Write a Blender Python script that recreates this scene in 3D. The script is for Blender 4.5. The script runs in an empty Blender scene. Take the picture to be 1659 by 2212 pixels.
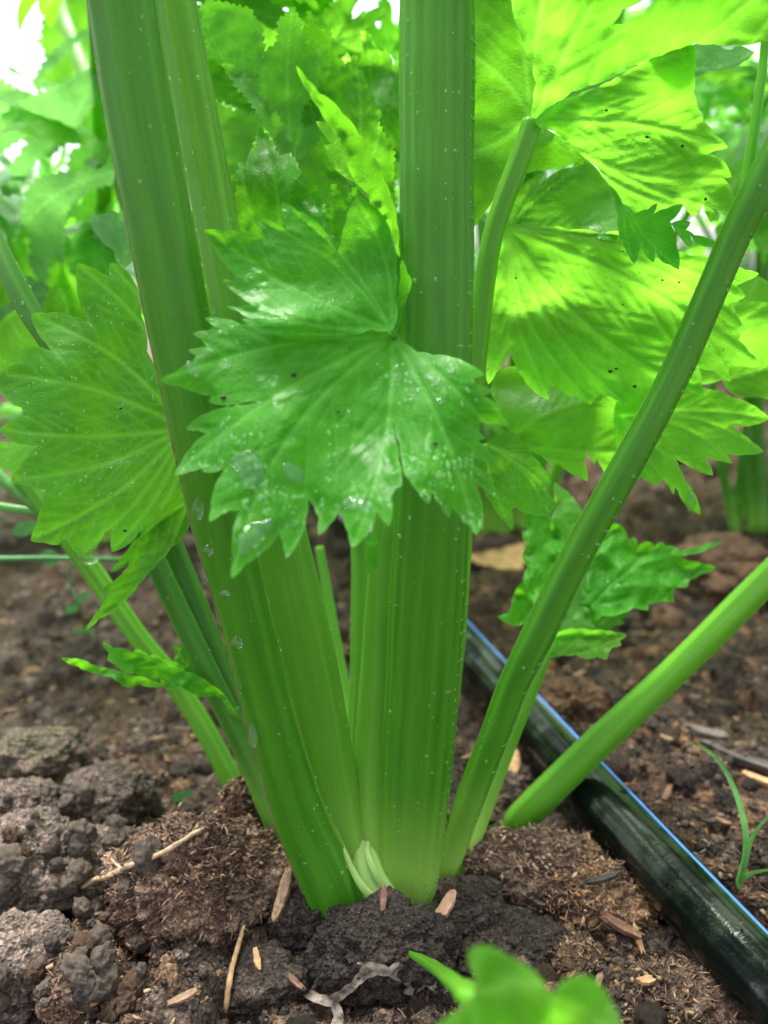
import bpy, bmesh, math, random
import numpy as np
from mathutils import Vector, Matrix, Euler
from mathutils.geometry import delaunay_2d_cdt
rnd = random.Random(7); rng = np.random.default_rng(7)
R = math.radians
sc = bpy.context.scene
COL = sc.collection

# ------------------------------------------------------------------ camera
CAM_H, PITCH = 0.19, R(16)
cd = bpy.data.cameras.new('camera'); cam = bpy.data.objects.new('camera', cd); COL.objects.link(cam)
cam.location = (0, 0, CAM_H); cam.rotation_euler = (R(90) - PITCH, 0, 0)
cd.sensor_fit = 'VERTICAL'; cd.sensor_height = 36; cd.sensor_width = 27
cd.lens = 2013 / 2560 * 36
cd.clip_start = 0.01; cd.clip_end = 400
cd.dof.use_dof = True; cd.dof.focus_distance = 0.225; cd.dof.aperture_fstop = cd.lens / 3.4
sc.camera = cam

# ------------------------------------------------------------------ sky, sun, exposure
w = bpy.data.worlds.new('World'); sc.world = w; w.use_nodes = True
nt = w.node_tree; nt.nodes.clear()
sky = nt.nodes.new('ShaderNodeTexSky'); sky.sky_type = 'NISHITA'; sky.sun_disc = False
SUN_EL, SUN_AZ = R(70), R(-32)          # azimuth from +Y (behind the plant) towards +X
sky.sun_elevation = SUN_EL; sky.sun_rotation = SUN_AZ
sky.air_density = 1.0; sky.dust_density = 4.0; sky.ozone_density = 1.0
hs = nt.nodes.new('ShaderNodeHueSaturation'); hs.inputs['Saturation'].default_value = 0.35   # overcast: a milky sky
bg = nt.nodes.new('ShaderNodeBackground'); bg.inputs[1].default_value = 0.115
wo = nt.nodes.new('ShaderNodeOutputWorld')
nt.links.new(sky.outputs[0], hs.inputs['Color']); nt.links.new(hs.outputs[0], bg.inputs[0]); nt.links.new(bg.outputs[0], wo.inputs[0])
sd = bpy.data.lights.new('sun', 'SUN'); sun = bpy.data.objects.new('sun', sd); COL.objects.link(sun)
sd.energy = 2.6; sd.angle = R(28); sd.color = (1, 0.97, 0.92)
sv = Vector((math.sin(SUN_AZ) * math.cos(SUN_EL), math.cos(SUN_AZ) * math.cos(SUN_EL), math.sin(SUN_EL)))
sun.rotation_euler = sv.to_track_quat('Z', 'Y').to_euler(); sun.location = (0, 0, 3)
vs = sc.view_settings; vs.view_transform = 'Standard'; vs.look = 'None'; vs.gamma = 1; vs.use_curve_mapping = False
vs.exposure = 2.1
sc.render.engine = 'CYCLES'
cy = sc.cycles; cy.use_denoising = True; cy.max_bounces = 10; cy.transparent_max_bounces = 8
cy.diffuse_bounces = 5; cy.transmission_bounces = 6; cy.glossy_bounces = 3; cy.caustics_refractive = False; cy.caustics_reflective = False
cy.sample_clamp_indirect = 6

# ------------------------------------------------------------------ geometry of the view (distances are metres along the view axis)
FP = 1739.4; SP, CP = math.sin(PITCH), math.cos(PITCH)
CAMV = np.array([0, 0, CAM_H]); XA = np.array([1., 0, 0]); UA = np.array([0, SP, CP]); FA = np.array([0, CP, -SP])
def P(u, v, d):
    u = np.asarray(u, float); v = np.asarray(v, float); d = np.asarray(d, float)
    return CAMV + d[..., None] * (FA + XA * ((u - 829.5) / FP)[..., None] - UA * ((v - 1106) / FP)[..., None])
def G(u, v, z=0.0):
    r = FA + XA * ((u - 829.5) / FP) - UA * ((v - 1106) / FP)
    return CAMV + r * ((z - CAM_H) / r[2])
def Gd(u, v, z=0.0):
    return float(np.dot(G(u, v, z) - CAMV, FA))

# ------------------------------------------------------------------ noise (vectorised)
def _h(ix, iy, iz, s):
    s = int(s)
    n = (ix.astype(np.int64) * 374761393 + iy.astype(np.int64) * 668265263 + iz.astype(np.int64) * 2147483647 + s * 1274126177) & 0xffffffff
    n = ((n ^ (n >> 13)) * 1274126177) & 0xffffffff
    n = ((n ^ (n >> 16)) * 2246822519) & 0xffffffff
    return ((n ^ (n >> 15)) & 0xffffff) / float(0xffffff) * 2 - 1
def vnoise(p, f, s=0):
    q = np.asarray(p, float) * f; i = np.floor(q).astype(np.int64); t = q - i; t = t * t * (3 - 2 * t)
    x, y, z = i[..., 0], i[..., 1], i[..., 2]; a, b, c = t[..., 0], t[..., 1], t[..., 2]
    def L(k, l): return _h(x, y + k, z + l, s) * (1 - a) + _h(x + 1, y + k, z + l, s) * a
    return (L(0, 0) * (1 - b) + L(1, 0) * b) * (1 - c) + (L(0, 1) * (1 - b) + L(1, 1) * b) * c
def fbm(p, f, o=4, s=0, g=0.5):
    r = 0; am = 1; tot = 0
    for k in range(o):
        r = r + am * vnoise(p, f * (2.03 ** k), s + k * 17); tot += am; am *= g
    return r / tot

# ------------------------------------------------------------------ linking, tagging
ORG = {}
def tag(o, label=None, cat=None, group=None, kind=None):
    for k, v in (('label', label), ('category', cat), ('group', group), ('kind', kind)):
        if v: o[k] = v
    return o
def empty(name, loc, label, cat, group=None):
    o = bpy.data.objects.new(name, None); COL.objects.link(o); o.location = loc; o.empty_display_size = 0.01
    ORG[o] = np.array(loc, float); return tag(o, label, cat, group)
def mesh_from(name, V, F, mat=None, smooth=True, attrs=None, uv=None, mats=None):
    me = bpy.data.meshes.new(name)
    V = np.asarray(V, np.float32); me.vertices.add(len(V)); me.vertices.foreach_set('co', V.ravel())
    if isinstance(F, np.ndarray):
        k = F.shape[1]; nf = len(F); me.loops.add(nf * k); me.polygons.add(nf)
        me.loops.foreach_set('vertex_index', F.ravel().astype(np.int32))
        me.polygons.foreach_set('loop_start', np.arange(0, nf * k, k, dtype=np.int32))
        me.polygons.foreach_set('loop_total', np.full(nf, k, np.int32)); me.update(calc_edges=True)
    else:
        me.clear_geometry(); me.from_pydata([tuple(map(float, v)) for v in V], [], F); me.update()
    if smooth: me.polygons.foreach_set('use_smooth', np.ones(len(me.polygons), bool))
    for k, a in (attrs or {}).items():
        a = np.asarray(a, np.float32)
        if a.ndim == 1:
            at = me.attributes.new(k, 'FLOAT', 'POINT'); at.data.foreach_set('value', a)
        else:
            at = me.attributes.new(k, 'FLOAT_COLOR', 'POINT')
            at.data.foreach_set('color', np.c_[a, np.ones(len(a))].astype(np.float32).ravel())
    if uv is not None:
        l = np.empty(len(me.loops), np.int32); me.loops.foreach_get('vertex_index', l)
        u = me.uv_layers.new(name='UVMap'); u.data.foreach_set('uv', np.asarray(uv, np.float32)[l].ravel())
    for m in (mats or ([mat] if mat else [])): me.materials.append(m)
    return me
def put(name, V, F, mat, parent=None, origin=None, **kw):
    V = np.asarray(V, float)
    if origin is None: origin = V.mean(0)
    me = mesh_from(name, V - origin, F, mat, **kw)
    o = bpy.data.objects.new(name, me); COL.objects.link(o)
    po = np.zeros(3)
    if parent is not None: o.parent = parent; po = ORG[parent]
    o.location = origin - po; ORG[o] = np.array(origin, float)
    return o

# ------------------------------------------------------------------ materials
def N(nt, t, **kw):
    n = nt.nodes.new('ShaderNode' + t)
    for k, v in kw.items():
        if k.startswith('i_'): n.inputs[k[2:].replace('_', ' ')].default_value = v
        else: setattr(n, k, v)
    return n
def mat(name):
    m = bpy.data.materials.new(name); m.use_nodes = True; m.node_tree.nodes.clear(); return m, m.node_tree
def mixc(nt, fac, a, b, mode='MIX'):
    n = nt.nodes.new('ShaderNodeMix'); n.data_type = 'RGBA'; n.blend_type = mode
    for s, x in ((n.inputs['Factor'], fac), (n.inputs[6], a), (n.inputs[7], b)):
        if hasattr(x, 'default_value') or hasattr(x, 'is_linked'): nt.links.new(x, s)
        elif isinstance(x, (int, float)): s.default_value = x
        else: s.default_value = (*x, 1)
    return n.outputs[2]
def ramp(nt, src, pts):
    r = nt.nodes.new('ShaderNodeValToRGB'); e = r.color_ramp.elements
    while len(e) < len(pts): e.new(0.5)
    for k, (p, c) in enumerate(pts):
        e[k].position = p; e[k].color = (*c, 1) if not isinstance(c, (int, float)) else (c, c, c, 1)
    nt.links.new(src, r.inputs[0]); return r.outputs[0]

def leaf_material(name, dark, light, vein, trans, tfac=0.45, wet=0.5, rough=0.38, veinmix=0.7, patch=0.35, dropbump=0.25):
    m, nt = mat(name)
    tc = N(nt, 'TexCoord'); at = N(nt, 'Attribute', attribute_name='vein'); ed = N(nt, 'Attribute', attribute_name='edge')
    n1 = N(nt, 'TexNoise', i_Scale=90.0, i_Detail=4.0); n2 = N(nt, 'TexNoise', i_Scale=1400.0, i_Detail=3.0); n3 = N(nt, 'TexVoronoi', i_Scale=900.0)
    oi = N(nt, 'ObjectInfo')
    for n in (n1, n2, n3): nt.links.new(tc.outputs['Object'], n.inputs['Vector'])
    f1 = ramp(nt, n1.outputs[0], [(0.33, 0.0), (0.68, 1.0)])
    c = mixc(nt, f1, dark, light)
    c = mixc(nt, ramp(nt, n3.outputs['Distance'], [(0.0, 0.0), (0.8, 0.22)]), c, tuple(x * 0.55 for x in dark))
    vf = N(nt, 'Math', operation='MULTIPLY'); nt.links.new(at.outputs['Fac'], vf.inputs[0]); vf.inputs[1].default_value = veinmix
    c = mixc(nt, vf.outputs[0], c, vein)
    ef = N(nt, 'Math', operation='MULTIPLY'); nt.links.new(ed.outputs['Fac'], ef.inputs[0]); ef.inputs[1].default_value = 0.35
    c = mixc(nt, ef.outputs[0], c, vein)
    t = mixc(nt, f1, tuple(x * 0.72 for x in trans), trans)
    t = mixc(nt, vf.outputs[0], t, tuple(min(0.95, x * 1.25 + 0.05) for x in trans))
    hv = N(nt, 'HueSaturation'); nt.links.new(t, hv.inputs['Color'])
    mr = N(nt, 'MapRange'); nt.links.new(oi.outputs['Random'], mr.inputs[0]); mr.inputs[3].default_value = 0.88; mr.inputs[4].default_value = 1.1
    nt.links.new(mr.outputs[0], hv.inputs['Value']); t = hv.outputs[0]
    b = N(nt, 'Bump', i_Strength=0.5, i_Distance=0.0004); nt.links.new(n2.outputs[0], b.inputs['Height'])
    # fine water film on the surface: smooth patches beside beaded ones
    v = N(nt, 'TexVoronoi', i_Scale=520.0, feature='SMOOTH_F1'); nt.links.new(tc.outputs['Object'], v.inputs['Vector'])
    b2 = N(nt, 'Bump', i_Strength=dropbump, i_Distance=0.0006, invert=True); nt.links.new(v.outputs['Distance'], b2.inputs['Height']); nt.links.new(b.outputs[0], b2.inputs['Normal'])
    n4 = N(nt, 'TexNoise', i_Scale=160.0, i_Detail=5.0); nt.links.new(tc.outputs['Object'], n4.inputs['Vector'])
    p = N(nt, 'BsdfPrincipled', i_Roughness=rough); nt.links.new(c, p.inputs['Base Color']); nt.links.new(b.outputs[0], p.inputs['Normal']); p.inputs['Specular IOR Level'].default_value = 0.13
    cw = ramp(nt, n4.outputs[0], [(0.5, 0.02 * wet), (0.62, wet)])
    nt.links.new(cw, p.inputs['Coat Weight']); p.inputs['Coat Roughness'].default_value = 0.06; p.inputs['Coat IOR'].default_value = 1.33
    nt.links.new(b2.outputs[0], p.inputs['Coat Normal'])
    rr = ramp(nt, n4.outputs[0], [(0.4, rough + 0.1), (0.62, rough * 0.7)]); nt.links.new(rr, p.inputs['Roughness'])
    tb = N(nt, 'BsdfTranslucent'); nt.links.new(t, tb.inputs[0]); nt.links.new(b.outputs[0], tb.inputs['Normal'])
    mx = N(nt, 'MixShader'); mx.inputs[0].default_value = tfac
    nt.links.new(p.outputs[0], mx.inputs[1]); nt.links.new(tb.outputs[0], mx.inputs[2])
    o = N(nt, 'OutputMaterial'); nt.links.new(mx.outputs[0], o.inputs[0])
    return m
M_TOP = leaf_material('leaf_fresh_green', (0.034, 0.22, 0.010), (0.065, 0.31, 0.018), (0.13, 0.42, 0.06), (0.19, 0.66, 0.015), 0.48, 0.4, 0.46, 0.6, .35, .6)
M_MID = leaf_material('leaf_mid_green', (0.04, 0.20, 0.012), (0.065, 0.28, 0.02), (0.17, 0.44, 0.06), (0.22, 0.68, 0.02), 0.5, 0.4, 0.44)
M_BACK = leaf_material('leaf_young_yellow_green', (0.06, 0.24, 0.016), (0.09, 0.32, 0.024), (0.26, 0.55, 0.10), (0.32, 0.88, 0.045), 0.66, 0.3, 0.36, 0.45)  # glow of light shining through is put into these yellower colours
M_PALE = leaf_material('leaf_underside_pale', (0.08, 0.27, 0.04), (0.12, 0.34, 0.055), (0.16, 0.40, 0.08), (0.26, 0.76, 0.05), 0.5, 0.35, 0.4, 0.55)
M_BG = leaf_material('leaf_far_green', (0.04, 0.18, 0.025), (0.08, 0.28, 0.05), (0.2, 0.4, 0.1), (0.22, 0.72, 0.08), 0.5, 0.5, 0.35)
M_BGC = leaf_material('leaf_far_cool_green', (0.06, 0.19, 0.06), (0.11, 0.28, 0.11), (0.18, 0.36, 0.13), (0.24, 0.65, 0.12), 0.45, 0.9, 0.3)  # lightened so that distant haze sits in the leaf colour

def stalk_material(name, dark, light, base, tr=0.25):
    m, nt = mat(name)
    uv = N(nt, 'UVMap', uv_map='UVMap'); mp = N(nt, 'Mapping'); mp.inputs['Scale'].default_value = (22, 1.6, 1); nt.links.new(uv.outputs[0], mp.inputs[0])
    mp2 = N(nt, 'Mapping'); mp2.inputs['Scale'].default_value = (85, 3.2, 1); nt.links.new(uv.outputs[0], mp2.inputs[0])
    n1 = N(nt, 'TexNoise', i_Scale=1.0, i_Detail=3.0); nt.links.new(mp.outputs[0], n1.inputs['Vector'])
    n2 = N(nt, 'TexNoise', i_Scale=1.0, i_Detail=4.0); nt.links.new(mp2.outputs[0], n2.inputs['Vector'])
    tc = N(nt, 'TexCoord'); n3 = N(nt, 'TexNoise', i_Scale=2200.0, i_Detail=2.0); nt.links.new(tc.outputs['Object'], n3.inputs['Vector'])
    c = mixc(nt, ramp(nt, n1.outputs[0], [(0.25, 0.2), (0.75, .9)]), dark, light)
    c = mixc(nt, ramp(nt, n2.outputs[0], [(0.48, 0.0), (0.75, 0.35)]), c, tuple(min(1, x * 1.35 + 0.008) for x in light))
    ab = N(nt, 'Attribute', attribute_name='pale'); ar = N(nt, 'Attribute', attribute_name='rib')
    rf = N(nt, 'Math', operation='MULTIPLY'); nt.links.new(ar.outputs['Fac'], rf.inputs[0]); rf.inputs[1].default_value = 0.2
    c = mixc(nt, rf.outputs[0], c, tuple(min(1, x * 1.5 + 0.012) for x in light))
    c = mixc(nt, ab.outputs['Fac'], c, base)
    b = N(nt, 'Bump', i_Strength=0.35, i_Distance=0.0006); nt.links.new(n2.outputs[0], b.inputs['Height'])
    b2 = N(nt, 'Bump', i_Strength=0.25, i_Distance=0.0002); nt.links.new(n3.outputs[0], b2.inputs['Height']); nt.links.new(b.outputs[0], b2.inputs['Normal'])
    p = N(nt, 'BsdfPrincipled', i_Roughness=0.42); nt.links.new(c, p.inputs['Base Color']); nt.links.new(b2.outputs[0], p.inputs['Normal'])
    p.inputs['Subsurface Weight'].default_value = 0.5; p.inputs['Subsurface Radius'].default_value = (0.35, 1.0, 0.12); p.inputs['Subsurface Scale'].default_value = 0.006
    p.inputs['Coat Weight'].default_value = 0.06; p.inputs['Coat Roughness'].default_value = 0.2; p.inputs['Specular IOR Level'].default_value = 0.3
    tb = N(nt, 'BsdfTranslucent'); nt.links.new(mixc(nt, 0.5, c, (0.35, 0.8, 0.08)), tb.inputs[0])
    mx = N(nt, 'MixShader'); mx.inputs[0].default_value = tr
    nt.links.new(p.outputs[0], mx.inputs[1]); nt.links.new(tb.outputs[0], mx.inputs[2])
    o = N(nt, 'OutputMaterial'); nt.links.new(mx.outputs[0], o.inputs[0])
    return m
M_STALK = stalk_material('celery_stalk_green', (0.030, 0.165, 0.006), (0.085, 0.29, 0.015), (0.42, 0.66, 0.12), 0.27)
M_STALKL = stalk_material('celery_stalk_light', (0.08, 0.29, 0.015), (0.16, 0.40, 0.03), (0.46, 0.70, 0.14), 0.3)
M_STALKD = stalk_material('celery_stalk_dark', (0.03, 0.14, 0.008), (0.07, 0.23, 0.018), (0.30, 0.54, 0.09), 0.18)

def soil_material():
    m, nt = mat('garden_soil')
    tc = N(nt, 'TexCoord'); at = N(nt, 'Attribute', attribute_name='col')
    n1 = N(nt, 'TexNoise', i_Scale=420.0, i_Detail=8.0, i_Roughness=0.7); n2 = N(nt, 'TexNoise', i_Scale=2600.0, i_Detail=4.0); n3 = N(nt, 'TexVoronoi', i_Scale=700.0)
    n4 = N(nt, 'TexNoise', i_Scale=45.0, i_Detail=5.0)
    for n in (n1, n2, n3, n4): nt.links.new(tc.outputs['Object'], n.inputs['Vector'])
    c = mixc(nt, 1.0, at.outputs['Color'], ramp(nt, n1.outputs[0], [(0.3, (0.42, 0.41, 0.40)), (0.5, (0.95, 0.95, 0.95)), (0.72, (1.75, 1.6, 1.45))]), 'MULTIPLY')
    c = mixc(nt, 1.0, c, ramp(nt, n4.outputs[0], [(0.3, (0.65, 0.63, 0.62)), (0.7, (1.25, 1.2, 1.15))]), 'MULTIPLY')
    vc = N(nt, 'TexVoronoi', i_Scale=1500.0); nt.links.new(tc.outputs['Object'], vc.inputs['Vector']); bw = N(nt, 'RGBToBW'); nt.links.new(vc.outputs['Color'], bw.inputs[0])
    c = mixc(nt, 1.0, c, ramp(nt, bw.outputs[0], [(0.2, (0.55, 0.55, 0.55)), (0.55, (1, 1, 1)), (0.85, (1.8, 1.7, 1.6))]), 'MULTIPLY')
    c = mixc(nt, ramp(nt, n2.outputs[0], [(0.62, 0.0), (0.70, 0.6)]), c, (0.34, 0.26, 0.18))
    c = mixc(nt, 1.0, c, (1.45, 1.42, 1.4), 'MULTIPLY')
    b1 = N(nt, 'Bump', i_Strength=1.0, i_Distance=0.0035); nt.links.new(n1.outputs[0], b1.inputs['Height'])
    b2 = N(nt, 'Bump', i_Strength=1.0, i_Distance=0.0010); nt.links.new(n2.outputs[0], b2.inputs['Height']); nt.links.new(b1.outputs[0], b2.inputs['Normal'])
    b3 = N(nt, 'Bump', i_Strength=0.8, i_Distance=0.0016); nt.links.new(n3.outputs[0], b3.inputs['Height']); nt.links.new(b2.outputs[0], b3.inputs['Normal'])
    p = N(nt, 'BsdfPrincipled'); nt.links.new(c, p.inputs['Base Color']); nt.links.new(b3.outputs[0], p.inputs['Normal'])
    nt.links.new(ramp(nt, n4.outputs[0], [(0.4, 0.62), (0.65, 0.9)]), p.inputs['Roughness']); p.inputs['Specular IOR Level'].default_value = 0.35
    o = N(nt, 'OutputMaterial'); nt.links.new(p.outputs[0], o.inputs[0]); return m
M_SOIL = soil_material()
def simple(name, col, rough=0.7, var=0.35, scale=600, bump=0.4, dist=0.0006, tr=0.0, stretch=None):
    m, nt = mat(name); tc = N(nt, 'TexCoord'); n1 = N(nt, 'TexNoise', i_Scale=float(scale), i_Detail=5.0)
    src = tc.outputs['Object']
    if stretch:
        mp = N(nt, 'Mapping'); mp.inputs['Scale'].default_value = stretch; nt.links.new(src, mp.inputs[0]); src = mp.outputs[0]
    nt.links.new(src, n1.inputs['Vector'])
    oi = N(nt, 'ObjectInfo')
    c = mixc(nt, 1.0, col, ramp(nt, n1.outputs[0], [(0.3, 1 - var), (0.7, 1 + var)]), 'MULTIPLY')
    b = N(nt, 'Bump', i_Strength=bump, i_Distance=dist); nt.links.new(n1.outputs[0], b.inputs['Height'])
    p = N(nt, 'BsdfPrincipled', i_Roughness=rough); nt.links.new(c, p.inputs['Base Color']); nt.links.new(b.outputs[0], p.inputs['Normal'])
    out = p.outputs[0]
    if tr:
        tb = N(nt, 'BsdfTranslucent'); nt.links.new(c, tb.inputs[0]); mx = N(nt, 'MixShader'); mx.inputs[0].default_value = tr
        nt.links.new(p.outputs[0], mx.inputs[1]); nt.links.new(tb.outputs[0], mx.inputs[2]); out = mx.outputs[0]
    o = N(nt, 'OutputMaterial'); nt.links.new(out, o.inputs[0]); return m
M_STRAW = simple('dry_straw', (0.42, 0.29, 0.17), 0.6, 0.4, 500)
M_CHIP = simple('wood_chip', (0.24, 0.14, 0.08), 0.65, 0.45, 400, 0.8, 0.001)
M_CHIPR = simple('red_bark_chip', (0.17, 0.08, 0.045), 0.5, 0.4, 400, 0.8, 0.001)
M_DARKW = simple('dark_rotten_wood', (0.045, 0.035, 0.03), 0.55, 0.5, 250, 0.9, 0.001)
M_PLAST = simple('dried_translucent_skin', (0.44, 0.36, 0.30), 0.3, 0.9, 330, 0.7, 0.001, 0.35)
M_SPECK = simple('dirt_speck', (0.02, 0.014, 0.01), 0.6)
M_GRASS = simple('grass_blade', (0.16, 0.42, 0.10), 0.4, 0.2, 300, 0.2, 0.0003, 0.4)
M_WEED = simple('weed_leaf', (0.10, 0.30, 0.09), 0.45, 0.2, 300, 0.2, 0.0003, 0.35)
M_DEAD = simple('dead_leaf', (0.52, 0.30, 0.13), 0.6, 0.3, 200, 0.5, 0.001, 0.3)
def hose_material():
    m, nt = mat('black_hose_plastic'); tc = N(nt, 'TexCoord')
    n1 = N(nt, 'TexNoise', i_Scale=70.0, i_Detail=6.0); n2 = N(nt, 'TexNoise', i_Scale=900.0, i_Detail=3.0); nt.links.new(tc.outputs['Object'], n1.inputs['Vector']); nt.links.new(tc.outputs['Object'], n2.inputs['Vector'])
    c = mixc(nt, ramp(nt, n1.outputs[0], [(0.5, 0.0), (0.8, 0.6)]), (0.003, 0.005, 0.004), (0.022, 0.024, 0.016))
    b = N(nt, 'Bump', i_Strength=0.22, i_Distance=0.0003); nt.links.new(n2.outputs[0], b.inputs['Height'])
    p = N(nt, 'BsdfPrincipled'); p.inputs['Specular IOR Level'].default_value = 0.12; p.inputs['Coat Roughness'].default_value = .05; nt.links.new(ramp(nt, n1.outputs[0], [(.48, .05), (.56, .8)]), p.inputs['Coat Weight']); nt.links.new(b.outputs[0], p.inputs['Coat Normal']); nt.links.new(c, p.inputs['Base Color']); nt.links.new(b.outputs[0], p.inputs['Normal'])
    nt.links.new(ramp(nt, n1.outputs[0], [(0.4, 0.10), (0.65, 0.26)]), p.inputs['Roughness'])
    o = N(nt, 'OutputMaterial'); nt.links.new(p.outputs[0], o.inputs[0]); return m
M_HOSE = hose_material(); M_BLUE = simple('blue_stripe', (0.06, 0.22, 0.62), 0.3, 0.15, 200, 0.1)
def water_material(nm='clear_water', gfac=.12):
    m, nt = mat(nm); fa = N(nt, 'LayerWeight', i_Blend=0.5); pw = N(nt, 'Math', operation='POWER'); nt.links.new(fa.outputs['Facing'], pw.inputs[0]); pw.inputs[1].default_value = 4.0; lw = N(nt, 'MapRange'); nt.links.new(pw.outputs[0], lw.inputs[0]); lw.inputs[3].default_value = .03; lw.inputs[4].default_value = .18
    g = N(nt, 'BsdfGlossy', i_Roughness=0.03); t = N(nt, 'BsdfTransparent'); t.inputs[0].default_value = (.93, .97, .93, 1)
    gl = N(nt, 'BsdfGlass', i_Roughness=0.0, i_IOR=1.33); m1 = N(nt, 'MixShader'); m1.inputs[0].default_value = gfac; nt.links.new(t.outputs[0], m1.inputs[1]); nt.links.new(gl.outputs[0], m1.inputs[2])
    mx = N(nt, 'MixShader'); nt.links.new(lw.outputs[0], mx.inputs[0]); nt.links.new(m1.outputs[0], mx.inputs[1]); nt.links.new(g.outputs[0], mx.inputs[2])
    o = N(nt, 'OutputMaterial'); nt.links.new(mx.outputs[0], o.inputs[0]); return m
M_WATER = water_material(); M_DROP = water_material('clear_water_drop', .2); 
def dew_material():  # light gathered by the clear beads is mixed in as pale green colour
    m, nt = mat('fine_dew'); t = N(nt, 'BsdfTransparent'); p = N(nt, 'BsdfPrincipled', i_Roughness=.08); p.inputs['Base Color'].default_value = (.32, .62, .24, 1); p.inputs['Specular IOR Level'].default_value = .6
    tb = N(nt, 'BsdfTranslucent'); tb.inputs[0].default_value = (.45, .85, .3, 1); m1 = N(nt, 'MixShader'); nt.links.new(p.outputs[0], m1.inputs[1]); nt.links.new(tb.outputs[0], m1.inputs[2])
    mx = N(nt, 'MixShader'); mx.inputs[0].default_value = .5; nt.links.new(t.outputs[0], mx.inputs[1]); nt.links.new(m1.outputs[0], mx.inputs[2])
    o = N(nt, 'OutputMaterial'); nt.links.new(mx.outputs[0], o.inputs[0]); return m
M_DEW = dew_material()
M_POOL = water_material('clear_water_pool', .0)

# ------------------------------------------------------------------ ground
HA, HB = G(1254, 1673, .009), G(1529, 1977, .009)
hdir = (HB - HA); hdir[2] = 0; hdir /= np.linalg.norm(hdir); hn = np.array([-hdir[1], hdir[0], 0])
if hn[1] < 0: hn = -hn
def hose_dist(x, y): return (x - HA[0]) * hn[0] + (y - HA[1]) * hn[1]
def build_ground():
    xs = [0.0]; s = 0.001
    while xs[-1] < 70:
        if xs[-1] > 0.17: s *= 1.034
        xs.append(xs[-1] + s)
    xs = np.array([-x for x in xs[:0:-1]] + xs)
    ys = [0.13]
    while ys[-1] < 110: ys.append(ys[-1] + (0.001 if ys[-1] < 0.28 else 0.0038 * ys[-1] if ys[-1] < 1.5 else 0.05 * ys[-1]))
    yb = [0.13]; s = 0.001
    while yb[-1] > -40: s *= 1.09; yb.append(yb[-1] - s)
    ys = np.array(yb[:0:-1] + ys)
    X, Y = np.meshgrid(xs, ys); Z0 = np.zeros_like(X)
    pts = np.stack([X, Y, Z0], -1)
    near = np.exp(-(np.maximum(0, np.hypot(X, Y) - 1.2) / 1.2) ** 2)
    hd = hose_dist(X, Y)
    Z = fbm(pts, 9, 3, 3) * 0.009 * near + fbm(pts, 60, 3, 9) * (0.004 + 0.010 * np.clip((Y - .3) / .3, 0, 1)) * near
    Z -= 0.006 * np.exp(-(hd / 0.016) ** 2) * near
    Z += 0.05 * np.clip((hd - 0.16) / 0.35, 0, 1) ** 1.5 * near + 0.02 * fbm(pts, 3.3, 2, 31) * np.clip((hd - .1) / .3, 0, 1) * near   # the bed rises beyond the hose
    Z += 0.005 * np.exp(-(((X + 0.0) / 0.07) ** 2 + ((Y - 0.23) / 0.05) ** 2)) - 0.008
    base = np.stack([0.060 + 0 * X, 0.046 + 0 * X, 0.036 + 0 * X], -1)
    tanm = np.clip(0.5 + 1.6 * fbm(pts, 16, 3, 77) + 0.5 * (hd > 0.02), 0, 1)[..., None]
    base = base * (1 - tanm * .5) + np.array([0.15, 0.095, 0.058]) * tanm * .5
    C = base.copy()
    pal = [(0.17, 0.135, 0.115), (0.12, 0.094, 0.078), (0.085, 0.066, 0.054), (0.05, 0.04, 0.033), (0.24, 0.16, 0.10), (0.15, 0.095, 0.06), (0.20, 0.16, 0.14)]
    def stamp(cx, cy, r, flat, col, sq):
        i0, i1 = np.searchsorted(xs, [cx - r, cx + r]); j0, j1 = np.searchsorted(ys, [cy - r, cy + r])
        if i1 - i0 < 2 or j1 - j0 < 2: return
        sx = X[j0:j1, i0:i1] - cx; sy = Y[j0:j1, i0:i1] - cy
        a = rnd.random() * 6.28; ca, sa = math.cos(a), math.sin(a)
        px, py = sx * ca + sy * sa, (sy * ca - sx * sa) * sq
        d2 = (px * px + py * py) / (r * r)
        wob = 0.25 * fbm(np.stack([sx, sy, Z0[j0:j1, i0:i1] + cx * 7], -1), 2.2 / r, 2, int(cx * 9999) & 255)
        q = 1 - d2 * (1 + wob * 1.6)
        m = q > 0
        jj, ii = np.searchsorted(ys, cy), np.searchsorted(xs, cx)
        z0 = Z[min(jj, len(ys) - 1), min(ii, len(xs) - 1)] - r * 0.25
        h = z0 + r * flat * np.sqrt(np.maximum(q, 0)) * (1 + wob)
        zz = Z[j0:j1, i0:i1]; m &= h > zz
        # low under the hose
        lim = np.abs(hose_dist(X[j0:j1, i0:i1], Y[j0:j1, i0:i1])) < 0.0125
        m &= ~(lim & (h > 0.001))
        zz[m] = h[m]; C[j0:j1, i0:i1][m] = np.array(col) * (0.85 + 0.3 * rnd.random())
    for cnt, r0, r1, ymax in ((170, .010, .020, 1.3), (1500, .004, .010, 1.1), (9000, .0016, .0045, 0.62)):
        for k in range(cnt):
            t = rnd.random(); y = 0.13 + (ymax - 0.13) * t ** 1.6; x = rnd.uniform(-1, 1) * (0.16 + 0.62 * y) - 0.02
            r = rnd.uniform(r0, r1) * (0.85 + 0.6 * y)
            hdv = hose_dist(x, y)
            if r0 > .005 and abs(hdv) < r + .008: continue
            if r0 > .005 and math.hypot(x + 0.005, y - 0.215) < 0.045: continue
            c = pal[rnd.choice([1, 2, 3, 3, 4, 5]) if hdv > 0 or rnd.random() < .35 else rnd.choice([0, 1, 2, 6, 1, 3])]
            stamp(x, y, r, rnd.uniform(.5, .95), c, rnd.uniform(1, 1.5))
    C *= np.where((hd > 0)[..., None], np.array([.76, .68, .62]), np.array([.88, .85, .85]))
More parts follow.
